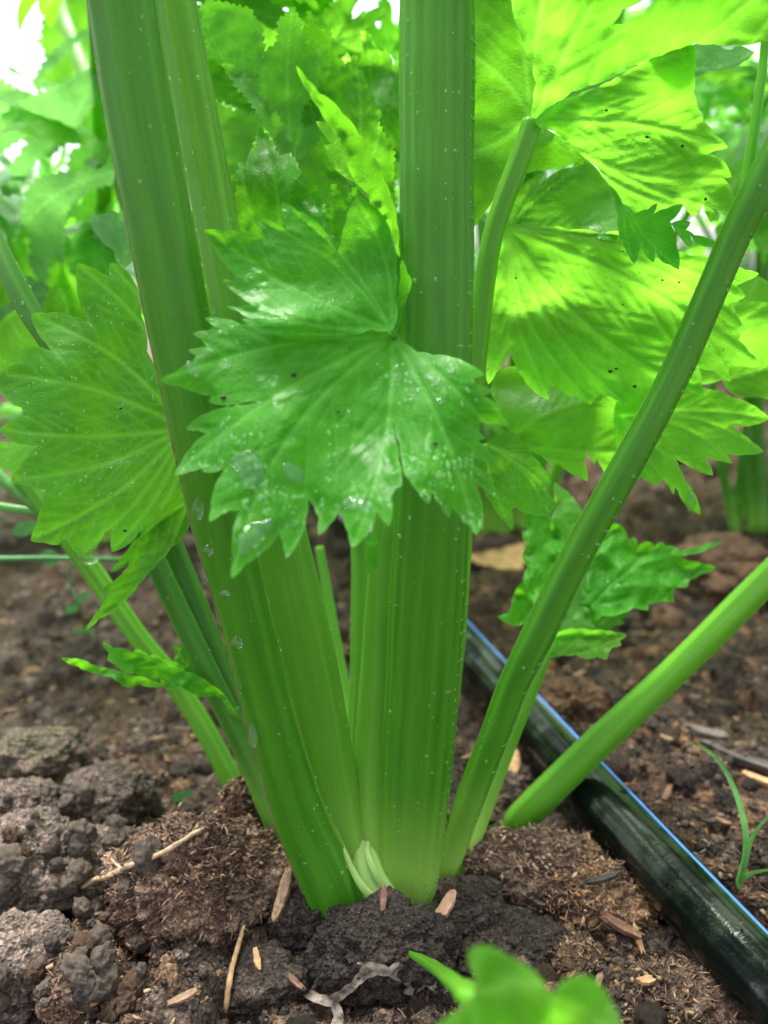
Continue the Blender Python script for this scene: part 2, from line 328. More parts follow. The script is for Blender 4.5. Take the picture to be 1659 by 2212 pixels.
    Z += near * (fbm(pts, 330, 3, 5) * 0.0014 + fbm(pts, 900, 2, 6) * 0.0005)
    nx, ny = len(xs), len(ys)
    V = np.stack([X, Y, Z], -1).reshape(-1, 3)
    idx = np.arange(nx * ny).reshape(ny, nx)
    F = np.stack([idx[:-1, :-1], idx[:-1, 1:], idx[1:, 1:], idx[1:, :-1]], -1).reshape(-1, 4)
    o = put('ground', V, F, M_SOIL, origin=np.zeros(3), attrs={'col': C.reshape(-1, 3)})
    tag(o, 'dark crumbly garden soil with clods under the celery', kind='structure')
    return xs, ys, Z, C
XS, YS, ZG, CG = build_ground()
def gz(x, y):
    i = min(max(np.searchsorted(XS, x), 0), len(XS) - 1); j = min(max(np.searchsorted(YS, y), 0), len(YS) - 1); return float(ZG[j, i])
def onground(u, v):
    p = G(u, v)
    for _ in range(6): p = G(u, v, gz(p[0], p[1]))
    return p

# ------------------------------------------------------------------ small shapes
def ico(sub):
    bm = bmesh.new(); bmesh.ops.create_icosphere(bm, subdivisions=sub, radius=1)
    V = np.array([v.co[:] for v in bm.verts]); F = np.array([[v.index for v in f.verts] for f in bm.faces]); bm.free(); return V, F
ICO = {k: ico(k) for k in (1, 2, 3, 4, 5, 6)}
def clod(name, pos, rad, col, seed, label, cat='clod', sub=5, rough=.35, fib=0, group=None, col2=None, sharp=0):
    V, F = ICO[sub]; V = V.copy()
    n = (.10 if sub > 4 else .06) * fbm(V, 11, 4, seed + 41, .75) - .06 * np.abs(fbm(V, 6, 2, seed + 77)) + fbm(V, 1.3, 4, seed) * rough * 1.2 + fbm(V, 4.5, 4, seed + 5, .6) * rough * .55
    r2_ = np.random.default_rng(seed)
    for cnt_, rr_, am_ in (((45, .42, .16), (420, .14, .05)) if sub > 4 else ((30, .45, .16),)):
        q = r2_.normal(size=(cnt_, 3)); q /= np.linalg.norm(q, axis=1)[:, None]; am = am_ * r2_.uniform(.4, 1.2, cnt_)
        dt = np.clip(1 - (V @ q.T), 0, 2) * 2
        n += np.max(np.sqrt(np.clip(1 - dt / rr_ ** 2, 0, 1)) * am, axis=1)
    if sharp: n += -np.abs(fbm(V, 3, 3, seed + 9)) * sharp
    if fib: n += fib * fbm(V * np.array([1, 3.5, 3.5]), 7, 3, seed + 31, .7)
    V = V * (1 + n)[:, None] * np.array(rad) + pos
    t = np.clip(0.5 + 1.7 * fbm(V, 120, 3, seed + 3), 0, 1)[:, None]
    c = np.array(col) * (1 - t) + np.array(col2 or tuple(x * .55 for x in col)) * t
    o = put(name, V, F, M_SOIL, origin=np.array(pos), attrs={'col': c}); return tag(o, label, cat, group)
def tube(path, rad, n=10, cap=True, flat=1.0, jit=0.0):
    path = np.asarray(path, float); m = len(path); rad = np.broadcast_to(np.asarray(rad, float), (m,))
    T = np.gradient(path, axis=0); T /= np.linalg.norm(T, axis=1)[:, None] + 1e-12
    ref = np.array([0.123, 0.2, 0.97]) if abs(T[0][2]) < .9 else np.array([1., .1, 0])
    A = np.cross(T, ref); A /= np.linalg.norm(A, axis=1)[:, None]; B = np.cross(T, A)
    ph = np.arange(n) / n * 2 * math.pi
    V = (path[:, None] + (A[:, None] * np.cos(ph)[None, :, None] + B[:, None] * (np.sin(ph) * flat)[None, :, None]) * rad[:, None, None]).reshape(-1, 3)
    if jit: V = V + rng.normal(0, jit, V.shape)
    F = [[i * n + k, i * n + (k + 1) % n, (i + 1) * n + (k + 1) % n, (i + 1) * n + k] for i in range(m - 1) for k in range(n)]
    if cap: F += [list(range(n))[::-1], [(m - 1) * n + k for k in range(n)]]
    return V, F
def cr(pts, n):
    pts = np.asarray(pts, float); p = np.vstack([2 * pts[0] - pts[1], pts, 2 * pts[-1] - pts[-2]]); k = len(pts) - 1
    out = []
    for t in np.linspace(0, k, n):
        i = min(int(t), k - 1); f = t - i; a, b, c, d = p[i:i + 4]
        out.append(0.5 * ((2 * b) + (-a + c) * f + (2 * a - 5 * b + 4 * c - d) * f * f + (-a + 3 * b - 3 * c + d) * f ** 3))
    return np.array(out)

# ------------------------------------------------------------------ celery stalk: ribbed outside, hollow inside
def stalk_mesh(pts, ribs=7, thick=0.55, rings=90, seg=72, pale_from=None, seed=0, hollow=True, rib_amp=.07, facing=None, world=False, tw=0.0):
    """pts: (u, v, d, width) seen points, or with world=True (x, y, z, width in m)"""
    pts = np.asarray(pts, float)
    s = cr(pts, rings)
    if world: path, wd = s[:, :3], s[:, 3]
    else: path = P(s[:, 0], s[:, 1], s[:, 2]); wd = s[:, 3] * s[:, 2] / FP
    T = np.gradient(path, axis=0); T /= np.linalg.norm(T, axis=1)[:, None]
    f = np.array(facing if facing is not None else -FA, float)
    B = f - (T @ f)[:, None] * T; B /= np.linalg.norm(B, axis=1)[:, None]; A = np.cross(T, B)
    ph = np.linspace(0, 2 * math.pi, seg, endpoint=False)
    L = np.r_[0, np.cumsum(np.linalg.norm(np.diff(path, axis=0), axis=1))]
    c, sn = np.cos(ph), np.sin(ph)
    front = sn > 0
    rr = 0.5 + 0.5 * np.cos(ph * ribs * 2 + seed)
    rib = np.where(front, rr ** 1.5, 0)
    x = c.copy(); y = np.where(front, sn * thick * 2 * .62, sn * thick * .45)
    if hollow: y = np.where(front, y, y + 0.42 * thick * np.maximum(0, -sn) ** 1.5)
    x = np.sign(x) * np.abs(x) ** .8
    V = np.zeros((rings, seg, 3)); 
    for i in range(rings):
        r = wd[i] / 2
        amp = rib_amp * (1 + .25 * math.sin(L[i] * 60 + seed)) 
        k = 1 + amp * (rib - .5) * front
        low = 1 + 0.012 * math.sin(L[i] * 130 + seed * 2)
        a = tw * L[i]; ca, sa = math.cos(a), math.sin(a)
        xx, yy = x * k * low, y * k
        V[i] = path[i] + A[i] * (r * (xx * ca - yy * sa))[:, None] + B[i] * (r * (xx * sa + yy * ca))[:, None]
    V = V.reshape(-1, 3)
    n = fbm(V, 70, 2, seed + 3) * .0004; 
    V += n[:, None] * np.repeat(B, seg, 0)
    idx = np.arange(rings * seg).reshape(rings, seg); nx = np.roll(idx, -1, 1)
    F = np.stack([idx[:-1], idx[1:], nx[1:], nx[:-1]], -1).reshape(-1, 4)
    F = [list(map(int, q)) for q in F] + [list(range(seg))] + [list(range((rings - 1) * seg, rings * seg))[::-1]]
    uvs = np.stack([np.tile(np.linspace(0, 1, seg), rings) * (wd.mean() / .02) + seed * 3.1, np.repeat(L, seg) * 10], -1)
    hz = V[:, 2]; pale = np.clip((0.046 - hz) / 0.046, 0, 1) ** 1.3 if pale_from is None else np.clip((pale_from - hz) / .05, 0, 1)
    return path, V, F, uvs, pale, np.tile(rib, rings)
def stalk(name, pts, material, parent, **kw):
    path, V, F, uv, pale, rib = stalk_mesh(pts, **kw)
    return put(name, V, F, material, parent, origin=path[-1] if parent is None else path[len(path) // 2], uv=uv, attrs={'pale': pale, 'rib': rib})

# ------------------------------------------------------------------ leaves
def inside(poly, q):
    x, y = q[:, 0][:, None], q[:, 1][:, None]; a = poly; b = np.roll(poly, -1, 0)
    cond = (a[:, 1] > y) != (b[:, 1] > y)
    with np.errstate(divide='ignore', invalid='ignore'):
        xi = (b[:, 0] - a[:, 0]) * (y - a[:, 1]) / (b[:, 1] - a[:, 1]) + a[:, 0]
    return (np.sum(cond & (x < xi), 1) % 2) == 1
def segdist(q, segs):
    out = np.full(len(q), 1e9); S = np.asarray(segs, float)
    for k in range(0, len(S), 40):
        a, b = S[k:k + 40, :2], S[k:k + 40, 2:4]; d = b - a; l = (d ** 2).sum(1) + 1e-12
        t = np.clip(((q[:, None] - a) * d).sum(2) / l, 0, 1); p = a + t[..., None] * d
        out = np.minimum(out, np.sqrt(((q[:, None] - p) ** 2).sum(2)).min(1))
    return out
def leaf2d(outline, base, tips, h, unit=1.0, bulge=.07, smooth=False):
    """flat triangulated leaf: returns points, tris, vein (0-1), edge (0-1), dist to main, dist to secondary"""
    o = np.asarray(outline, float)
    area = 0.5 * np.sum(o[:, 0] * np.roll(o[:, 1], -1) - np.roll(o[:, 0], -1) * o[:, 1])
    if area < 0: o = o[::-1]
    ring = []
    for a, b in zip(o, np.roll(o, -1, 0)):
        L = np.linalg.norm(b - a); k = max(1, int(L / h)); nrm = np.array([b[1] - a[1], a[0] - b[0]]) / max(L, 1e-9)
        for t in np.arange(k) / k: ring.append(a + (b - a) * t + nrm * L * bulge * math.sin(math.pi * t))
    ring = np.array(ring)
    lo, hi = ring.min(0), ring.max(0)
    gx, gy = np.meshgrid(np.arange(lo[0], hi[0], h), np.arange(lo[1], hi[1], h * .87)); gx = gx + (np.arange(gx.shape[0]) % 2)[:, None] * h * .5
    q = np.c_[gx.ravel(), gy.ravel()] + rng.uniform(-.12, .12, (gx.size, 2)) * h
    q = q[inside(ring, q)]
    seg = np.c_[ring, np.roll(ring, -1, 0)]
    q = q[segdist(q, seg) > .55 * h]
    pts = np.vstack([ring, q]); n = len(ring)
    res = delaunay_2d_cdt([Vector(p) for p in pts], [(i, (i + 1) % n) for i in range(n)], [], 1, h * 1e-3)
    V = np.array([p[:] for p in res[0]]); F = np.array([list(f) for f in res[2] if len(f) == 3])
    cen = V[F].mean(1); F = F[inside(ring, cen)]
    base = np.array(base, float); main, sec, ter = [], [], []
    for tp in tips:
        tp = np.array(tp[:2], float); L = np.linalg.norm(tp - base); dr = (tp - base) / L; nr = np.array([-dr[1], dr[0]])
        cv = rnd.uniform(.03, .11) * L * (1 if np.cross(np.array([*((lo + hi) / 2 - base), 0]), np.array([*dr, 0]))[2] > 0 else -1)
        pl = [base + (tp - base) * t + nr * cv * math.sin(math.pi * t) for t in np.linspace(0, .97, 9)]
        main += [np.r_[a, b] for a, b in zip(pl[:-1], pl[1:])]
        step = .11
        t = .16
        while t < .92:
            for sd_ in (-1, 1):
                tt = t + rnd.uniform(-.02, .02); p0 = base + (tp - base) * tt + nr * cv * math.sin(math.pi * tt)
                ang = R(rnd.uniform(32, 46)) * sd_; d2 = np.array([dr[0] * math.cos(ang) - dr[1] * math.sin(ang), dr[0] * math.sin(ang) + dr[1] * math.cos(ang)])
                l2 = L * (.34 * (1 - tt) + .10) * rnd.uniform(.8, 1.1); p = p0; st = l2 / 5
                for _ in range(5):
                    qn = p + d2 * st
                    if not inside(ring, qn[None])[0]: break
                    sec.append(np.r_[p, qn])
                    if _ in (1, 3):
                        a3 = ang + R(50) * rnd.choice([-1, 1]); d3 = np.array([dr[0] * math.cos(a3) - dr[1] * math.sin(a3), dr[0] * math.sin(a3) + dr[1] * math.cos(a3)])
                        q3 = qn + d3 * st * 1.6
                        if inside(ring, q3[None])[0]: ter.append(np.r_[qn, q3])
                    p = qn; ang *= .92; d2 = np.array([dr[0] * math.cos(ang) - dr[1] * math.sin(ang), dr[0] * math.sin(ang) + dr[1] * math.cos(ang)])
            t += step
    span = max(hi - lo)
    dm = segdist(V, main) if main else np.full(len(V), 1e9); ds = segdist(V, sec) if sec else np.full(len(V), 1e9); dt = segdist(V, ter) if ter else np.full(len(V), 1e9)
    de = segdist(V, np.c_[ring, np.roll(ring, -1, 0)])
    db = np.linalg.norm(V - base, axis=1) / span
    wm = span * .0052 * np.clip(1.35 - db, .3, 1.3) + h * .22
    vein = np.maximum(np.exp(-(dm / wm) ** 2), np.maximum(.38 * np.exp(-(ds / (span * .0022 + h * .28)) ** 2), .16 * np.exp(-(dt / (span * .0016 + h * .26)) ** 2)))
    return V, F, vein, np.exp(-(de / (span * .006 + h * .25)) ** 2), np.minimum(dm, ds + span * .012), de, span
def tleaf(parent, outline, base, tips, d0, gx=0., gy=0., serr=0, mat=M_MID, h=7, cup=0., ripple=.0016, quilt=.0007, curl=0., seed=0, fine=.14, name='leaf', label=None, under=False, off=0, bend=None, thing=None):
    outline = [(p[0], p[1]) for p in outline]
    if serr:
        o_ = np.array(outline, float)
        if 0.5 * np.sum(o_[:, 0] * np.roll(o_[:, 1], -1) - np.roll(o_[:, 0], -1) * o_[:, 1]) < 0: o_ = o_[::-1]
        new = []
        for a, b in zip(o_, np.roll(o_, -1, 0)):
            L = np.linalg.norm(b - a); k = int(round(L / serr)); new.append(tuple(a))
            if k < 2 or min(np.linalg.norm(a - np.array(base)), np.linalg.norm(b - np.array(base))) < serr * 1.2: continue
            dr = (b - a) / L; nr = np.array([dr[1], -dr[0]]); fl = 1 if np.linalg.norm(b - np.array(base)) > np.linalg.norm(a - np.array(base)) else -1
            for j in range(k):
                t1 = (j + .5 + .28 * fl) / k; new.append(tuple(a + (b - a) * t1 + nr * serr * rnd.uniform(.26, .5)))
                if j < k - 1: new.append(tuple(a + (b - a) * (j + 1 + (.08 * fl)) / k - nr * serr * rnd.uniform(.0, .12)))
        outline = new
    V, F, vein, edge, dm, de, span = leaf2d(outline, base, tips, h)
    du, dv = V[:, 0] - base[0], V[:, 1] - base[1]
    r2 = (du * du + dv * dv) / (span * span)
    q3 = np.c_[V / 1739., np.zeros(len(V)) + seed * 3.7]
    sgn = 1 if under else -1
    d = d0 + gx * du + gy * dv + cup * r2 + ripple * 1.9 * fbm(q3, 13, 1, seed) * np.minimum(1, r2 * 9 + .15) + ripple * fine * fbm(q3, 48, 2 if fine > .2 else 1, seed + 3)
    d -= sgn * quilt * .38 * np.exp(-(dm / (span * .016)) ** 2)
    d += curl * np.exp(-(de / (span * .035)) ** 2) * (0.5 + .8 * fbm(q3, 30, 2, seed + 8))
    if bend: d += bend(V[:, 0], V[:, 1])
    W = P(V[:, 0], V[:, 1], d)
    bp = P(base[0], base[1], d0)
    o = put(name, W, F, mat, parent, origin=bp, attrs={'vein': vein, 'edge': edge}, uv=V / 500.)
    if label: o['label'] = label
    o['_n'] = 0
    del o['_n']
    LEAFV[o.name] = (W, F)
    return o
LEAFV = {}

def rad_outline(seed, lobes=(-78, -40, 0, 40, 78), lens=(.55, .82, 1, .82, .55), width=14, nteeth=30, tooth=.17):
    r_ = random.Random(seed); L = [l * r_.uniform(.85, 1.12) for l in lens]; A = [a + r_.uniform(-5, 5) for a in lobes]
    out = []
    n = nteeth * 4
    for i in range(n + 1):
        th = -125 + 250 * i / n
        r = max(l * math.exp(-(abs(th - a) / (width * (1.6 if k in (0, len(A) - 1) else 1.25))) ** 1.5) for k, (a, l) in enumerate(zip(A, L)))
        r = max(r, .34 * max(0, 1 - (abs(th) / 135) ** 4)); ph = (i % 4) / 4
        r *= 1 + tooth * (1.0 if i % 4 == 0 else -.5 if i % 4 in (1,) else .1 if i % 4 == 3 else -.2) * r_.uniform(.6, 1.3)
        t = math.radians(th); out.append((r * math.sin(t), r * math.cos(t)))
    out.append((0, -.02)); return out, [(L[k] * .97 * math.sin(R(A[k])), L[k] * .97 * math.cos(R(A[k]))) for k in range(len(A))]
TPL = {}
def template(kind, seed, h=.03):
    key = (kind, seed)
    if key in TPL: return TPL[key]
    o, tips = rad_outline(seed)
    V, F, vein, edge, dm, de, span = leaf2d(o, (0, 0), tips, h)
    q = np.c_[V, np.full(len(V), seed * 2.1)]; r2 = (V ** 2).sum(1)
    z = .16 * np.abs(V[:, 0]) - .22 * r2 + .13 * fbm(q, 2.2, 2, seed) + .05 * fbm(q, 6, 2, seed + 4) - .02 * np.exp(-(dm / .02) ** 2)
    W = np.c_[V, z]
    TPL[key] = (W, F, vein, edge, {})
    return TPL[key]
def pleaf(parent, seed, pos, yd, nd, size, m, kind='a', h=.03):
    W, F, vein, edge, cache = template(kind, seed, h)
    if m.name not in cache:
        cache[m.name] = mesh_from('leaf', W * 1.0, F, m, attrs={'vein': vein, 'edge': edge})
    y = np.array(yd, float); y /= np.linalg.norm(y); n = np.array(nd, float); n = n - y * (n @ y); n /= np.linalg.norm(n); x = np.cross(y, n)
    o = bpy.data.objects.new('leaf', cache[m.name]); COL.objects.link(o); o.parent = parent
    M = Matrix([list(x * size) , list(y * size), list(n * size)]).transposed().to_4x4(); M.translation = Vector(np.array(pos) - ORG[parent]); o.matrix_basis = M
    return o

# ================================================================== the main celery plant
bpos = G(800, 1960)
plant = empty('celery_plant', bpos, 'large wet celery plant with thick ribbed stalks rising from the soil in the centre', 'celery plant')
bd = Gd(800, 1960)
PA = [(120, -900, .20, 120), (215, -400, .196, 140), (250, -80, .194, 150), (265, 0, .195, 150), (303, 250, .198, 146), (350, 500, .202, 144), (391, 720, .207, 136), (437, 950, .213, 128), (478, 1137, .219, 122), (532, 1337, .227, 112), (581, 1537, .236, 108), (648, 1757, .245, 112), (712, 1907, .2495, 124), (740, 2000, .2515, 112), (760, 2080, .254, 90)]
sA = stalk('stalk', PA, M_STALK, plant, ribs=4, seed=1, rib_amp=.06, thick=.6, rings=130, pale_from=-.03)
sA['label'] = 'thick dark green stalk leaning left in front'
PB = [(250, -900, .235, 60), (342, -400, .23, 82), (368, -80, .225, 92), (377, 0, .225, 92), (425, 250, .227, 94), (471, 500, .229, 94), (520, 760, .231, 94), (570, 1000, .238, 108), (618, 1217, .244, 122), (645, 1337, .247, 122), (680, 1487, .252, 118), (718, 1687, .256, 108), (755, 1857, .258, 90), (785, 1960, .259, 80)]
sB = stalk('stalk', PB, M_STALKL, plant, ribs=4, seed=2, rib_amp=.06, thick=.5, rings=110)
PC = [(975, -900, .235, 130), (960, -400, .22, 150), (945, -80, .214, 163), (944, 0, .214, 163), (943, 400, .214, 161), (943, 700, .217, 157), (938, 1000, .224, 160), (926, 1237, .231, 164), (908, 1537, .243, 158), (896, 1727, .249, 146), (888, 1850, .253, 128), (882, 1945, .256, 108), (878, 2030, .259, 80)]
sC = stalk('stalk', PC, M_STALK, plant, ribs=8, seed=3.2, rib_amp=.028, thick=.5, rings=130)
sC['label'] = 'thickest upright stalk with fine ribs and beaded right edge'
sC2 = stalk('stalk', [(905, 300, .25, 50), (880, 700, .25, 60), (850, 1000, .252, 66), (833, 1237, .254, 76), (817, 1537, .258, 92), (810, 1727, .259, 96), (818, 1870, .2595, 90), (830, 1980, .26, 70)], M_STALKL, plant, ribs=3, seed=4, rib_amp=.05)
sD = stalk('stalk', [(760, 250, .275, 20), (768, 700, .277, 26), (772, 1100, .278, 34), (778, 1237, .278, 38), (775, 1487, .276, 40), (768, 1700, .272, 50), (785, 1880, .268, 60)], M_STALKL, plant, ribs=3, seed=5, rings=60, seg=40)
sD2 = stalk('stalk', [(690, 1180, .31, 18), (715, 1330, .305, 24), (738, 1470, .298, 30), (765, 1640, .285, 34), (790, 1850, .272, 40)], M_STALKL, plant, ribs=2, seed=6, rings=50, seg=32)
PE = [(1880, -60, .202, 54), (1758, 170, .208, 62), (1681, 325, .214, 70), (1626, 432, .217, 72), (1584, 518, .22, 68), (1543, 613, .223, 66), (1500, 713, .226, 66), (1466, 790, .228, 66), (1418, 885, .23, 67), (1353, 1005, .233, 68), (1244, 1202, .239, 68), (1168, 1357, .244, 70), (1112, 1472, .248, 66), (1062, 1602, .253, 62), (1014, 1728, .258, 62), (987, 1807, .262, 58), (958, 1900, .266, 52), (935, 1980, .268, 44)]
sE = stalk('stalk', PE, M_STALK, plant, ribs=3, seed=7, rib_amp=.06, thick=.8, rings=120, seg=56)
sE['label'] = 'slim stalk slanting up to the right across the leaves'
sE2 = stalk('twig_stem', [(1660, -300, .214, 14), (1652, 80, .217, 18), (1640, 200, .218, 22), (1622, 330, .219, 24), (1606, 460, .221, 26)], M_STALKL, sE, ribs=2, seed=8, rings=40, seg=24)
sF = stalk('stalk', [(2100, 780, .262, 56), (1900, 1010, .268, 60), (1659, 1245, .276, 62), (1454, 1450, .284, 62), (1279, 1614, .290, 66), (1139, 1752, .2965, 66), (1118, 1782, .3, 62), (1095, 1812, .304, 50)], M_STALKL, plant, ribs=3, seed=9, thick=.85, rings=80, seg=48, pale_from=-.05)
sF['label'] = 'outer stalk lying low to the right with a cut end'
sG = stalk('stalk', [(40, 1010, .30, 40), (110, 1110, .302, 42), (210, 1247, .305, 44), (300, 1375, .305, 44), (368, 1460, .305, 44), (435, 1560, .305, 45), (500, 1682, .304, 46), (545, 1775, .303, 46), (590, 1870, .302, 40)], M_STALKL, plant, ribs=4, seed=10, thick=.8, rings=80, seg=48, rib_amp=.12, pale_from=-.05)
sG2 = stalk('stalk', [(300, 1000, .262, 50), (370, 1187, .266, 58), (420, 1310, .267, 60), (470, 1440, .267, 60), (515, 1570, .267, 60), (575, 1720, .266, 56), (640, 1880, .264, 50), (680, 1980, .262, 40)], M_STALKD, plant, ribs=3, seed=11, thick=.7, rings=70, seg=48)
sI = stalk('stalk', [(1150, 262, .238, 44), (1128, 330, .239, 46), (1090, 430, .241, 44), (1062, 520, .243, 44), (1046, 620, .246, 46), (1030, 760, .25, 46), (1005, 1000, .256, 50), (975, 1400, .262, 56), (930, 1800, .264, 50), (900, 1960, .265, 40)], M_STALKL, plant, ribs=3, seed=12, rings=80, seg=40, thick=.7)
sH = stalk('stalk', [(1180, 1405, .272, 26), (1166, 1436, .271, 34), (1130, 1520, .271, 40), (1096, 1600, .271, 44), (1050, 1720, .27, 46), (1010, 1830, .268, 46), (975, 1920, .267, 40)], M_STALKL, plant, ribs=2, seed=13, rings=60, seg=32, thick=.7)
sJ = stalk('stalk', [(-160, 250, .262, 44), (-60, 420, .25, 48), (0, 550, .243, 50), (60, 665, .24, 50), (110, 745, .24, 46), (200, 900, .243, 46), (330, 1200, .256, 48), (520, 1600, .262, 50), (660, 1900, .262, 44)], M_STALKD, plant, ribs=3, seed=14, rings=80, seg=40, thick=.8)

M_CROWN = stalk_material('celery_crown_pale', (0.22, 0.46, 0.07), (0.34, 0.58, 0.13), (0.46, 0.68, 0.22), 0.3)
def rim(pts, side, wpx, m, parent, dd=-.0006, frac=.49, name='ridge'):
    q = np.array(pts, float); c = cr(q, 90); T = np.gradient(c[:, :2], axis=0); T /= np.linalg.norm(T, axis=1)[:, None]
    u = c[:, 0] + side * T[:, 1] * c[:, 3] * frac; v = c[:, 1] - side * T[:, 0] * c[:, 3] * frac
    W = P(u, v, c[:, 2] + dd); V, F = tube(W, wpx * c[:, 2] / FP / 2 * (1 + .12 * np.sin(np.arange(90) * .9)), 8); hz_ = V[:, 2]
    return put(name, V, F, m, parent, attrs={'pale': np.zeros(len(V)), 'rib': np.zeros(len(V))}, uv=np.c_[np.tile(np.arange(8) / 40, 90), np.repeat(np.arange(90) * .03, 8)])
stalk('sheath', [(722, 1790, .249, 8), (744, 1840, .2466, 12), (764, 1885, .2458, 15), (790, 1925, .2452, 18), (825, 1955, .2458, 20), (860, 1972, .249, 14)], M_CROWN, plant, ribs=1, rings=30, seg=20, seed=3, hollow=False, thick=.5)
stalk('sheath', [(762, 1700, .263, 14), (776, 1800, .2575, 40), (800, 1890, .2525, 74), (825, 1950, .251, 90), (835, 2000, .254, 80)], M_CROWN, plant, ribs=3, rings=40, seg=40, seed=5, hollow=False, thick=.45)
stalk('sheath', [(800, 1800, .2565, 8), (794, 1840, .2525, 12), (806, 1875, .2495, 16), (832, 1930, .2490, 18), (850, 1965, .251, 14)], M_CROWN, plant, ribs=1, rings=24, seg=16, seed=6, hollow=False, thick=.4)
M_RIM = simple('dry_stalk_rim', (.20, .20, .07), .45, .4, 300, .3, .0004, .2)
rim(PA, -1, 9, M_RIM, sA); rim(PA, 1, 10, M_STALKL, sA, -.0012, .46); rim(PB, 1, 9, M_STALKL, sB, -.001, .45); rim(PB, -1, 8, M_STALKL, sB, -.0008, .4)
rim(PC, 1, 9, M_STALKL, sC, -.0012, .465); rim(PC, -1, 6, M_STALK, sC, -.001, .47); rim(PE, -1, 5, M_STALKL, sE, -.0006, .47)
# ---- L1, the big lower leaflet in front
L1 = [(850,724),(875,742),(900,760),(935,767),(975,771),(1010,785),(1047,809),(1022,817),(1027,830),(1044,833),(1066,847),(1031,853),(1049,858),(1071,872),(1084,898),(1100,920),(1079,916),(1042,911),(1019,915),(1030,930),(1048,947),(1030,951),(1054,971),(1064,990),(1075,1010),(1049,996),(1014,983),(1029,1006),(1054,1033),(1063,1050),(1069,1072),(1044,1053),(1022,1038),(1029,1058),(1038,1078),(1042,1101),(1042,1126),(1030,1158),(1014,1136),(989,1108),(976,1096),(970,1119),(952,1093),(937,1068),(932,1051),(931,1070),(924,1090),(904,1063),(884,1035),(874,1026),(870,1000),(864,960),(849,906),(852,945),(861,995),(867,1030),(868,1048),(852,1056),(845,1075),(848,1100),(841,1138),(827,1123),(812,1101),(803,1136),(785,1163),(761,1182),(752,1150),(742,1113),(730,1108),(712,1133),(688,1156),(690,1118),(678,1093),(664,1073),(662,1118),(645,1168),(620,1204),(611,1173),(604,1148),(592,1168),(565,1193),(530,1218),(500,1250),(504,1207),(503,1152),(509,1127),(519,1102),(498,1102),(478,1110),(452,1127),(456,1100),(462,1060),(476,1028),(498,1004),(475,1016),(445,1021),(434,1011),(410,1018),(377,1026),(390,1001),(411,968),(436,943),(449,936),(428,930),(402,927),(420,908),(448,892),(500,880),(557,867),(500,874),(452,869),(456,855),(425,848),(390,834),(343,822),(380,803),(417,781),(424,768),(405,756),(425,752),(447,750),(436,733),(416,720),(445,714),(480,713),(450,695),(441,686),(480,688),(520,700),(560,712),(620,728),(680,733),(720,712),(770,700),(815,694),(845,704)]
T1 = [(345,822),(377,1026),(500,1250),(765,1180),(1030,1156),(1085,960),(1047,809),(441,690)]
def b1(u, v): return -.0035 * np.exp(-((u - 700) / 160) ** 2) + .010 * np.clip((v - 1090) / 160, 0, 1) ** 2 * 0 + .003 * np.sin(u * .017 + v * .008)
l1 = tleaf(sA, L1, (850, 726), T1, .197, gx=.000009, gy=-.000052, mat=M_TOP, h=5.0, cup=-.002, ripple=.0024, quilt=.0013, curl=.0014, seed=1, bend=b1, fine=.27)
l1['label'] = 'broad glossy toothed leaf with beaded rain'
L1b = [(846,715),(800,712),(750,724),(700,737),(650,736),(600,722),(565,712),(540,700),(522,690),(545,690),(515,672),(487,661),(515,665),(545,658),(520,640),(495,622),(480,604),(510,609),(533,606),(500,588),(488,572),(470,545),(455,520),(440,497),(480,499),(530,503),(560,514),(575,520),(565,495),(555,472),(580,476),(600,486),(622,500),(612,470),(610,436),(645,458),(672,470),(698,495),(714,520),(730,556),(737,520),(748,480),(760,440),(775,425),(800,440),(830,470),(848,520),(856,580),(852,640),(858,690)]
tleaf(sA, L1b, (846,712), [(487,661),(480,604),(440,497),(555,472),(610,438),(770,430),(840,480),(560,712)], .197, gx=.000012, gy=-.00003, mat=M_TOP, h=5.5, cup=-.004, ripple=.0024, quilt=.0012, curl=-.0014, seed=2, fine=.22,
      bend=lambda u, v: -.009 * np.exp(-((v - 700) / 70) ** 2) * np.exp(-((u - 640) / 120) ** 2))
tleaf(sA, [(846,720),(835,690),(842,660),(862,640),(865,600),(868,560),(880,590),(889,604),(880,640),(868,665),(862,700)], (846,716), [(870,565),(888,605)], .2005, mat=M_TOP, h=5, seed=3, cup=-.003)
stalk('leaf_stem', [(842, 722, .1955, 10), (854, 728, .200, 16), (868, 742, .207, 20), (885, 775, .216, 20)], M_STALKD, sA, ribs=2, rings=20, seg=16, seed=3, hollow=False)
tleaf(sC, [(800,440),(830,430),(868,470),(873,600),(872,725),(840,732),(810,640),(795,540)], (850,730), [(835,436)], .2125, mat=M_TOP, h=6, seed=12, serr=14)
# pale arrow of a leaf between the first two stalks
tleaf(sB, [(408,450),(440,490),(470,520),(490,560),(505,600),(520,640),(560,740),(520,800),(455,700),(430,640),(420,560),(410,500)], (540,780), [(408,452)], .228, gx=-.00003, mat=M_BACK, h=7, seed=4)
# narrow folded leaf seen nearly edge on
L11 = [(640,142),(662,170),(690,202),(712,214),(740,245),(775,290),(805,335),(830,390),(846,430),(857,480),(861,530),(860,580),(852,560),(840,530),(826,515),(830,480),(812,478),(815,450),(800,440),(798,420),(780,405),(760,380),(748,340),(736,300),(712,270),(690,235),(668,200),(650,170)]
tleaf(sC, L11, (860,580), [(640,144),(812,478)], .205, gx=.00003, mat=M_MID, h=5, seed=5, curl=-.003, cup=.004, bend=lambda u, v: .00010 * (v - 300 - (u - 700) * 1.1) * 1)
tleaf(sC, [(683,262),(715,270),(740,295),(765,325),(785,360),(800,400),(812,440),(790,425),(765,392),(742,380),(722,362),(738,352),(715,330),(700,314),(718,312),(700,290)], (815,445), [(683,263),(722,361)], .213, gx=.00003, mat=M_BACK, h=5, seed=6)
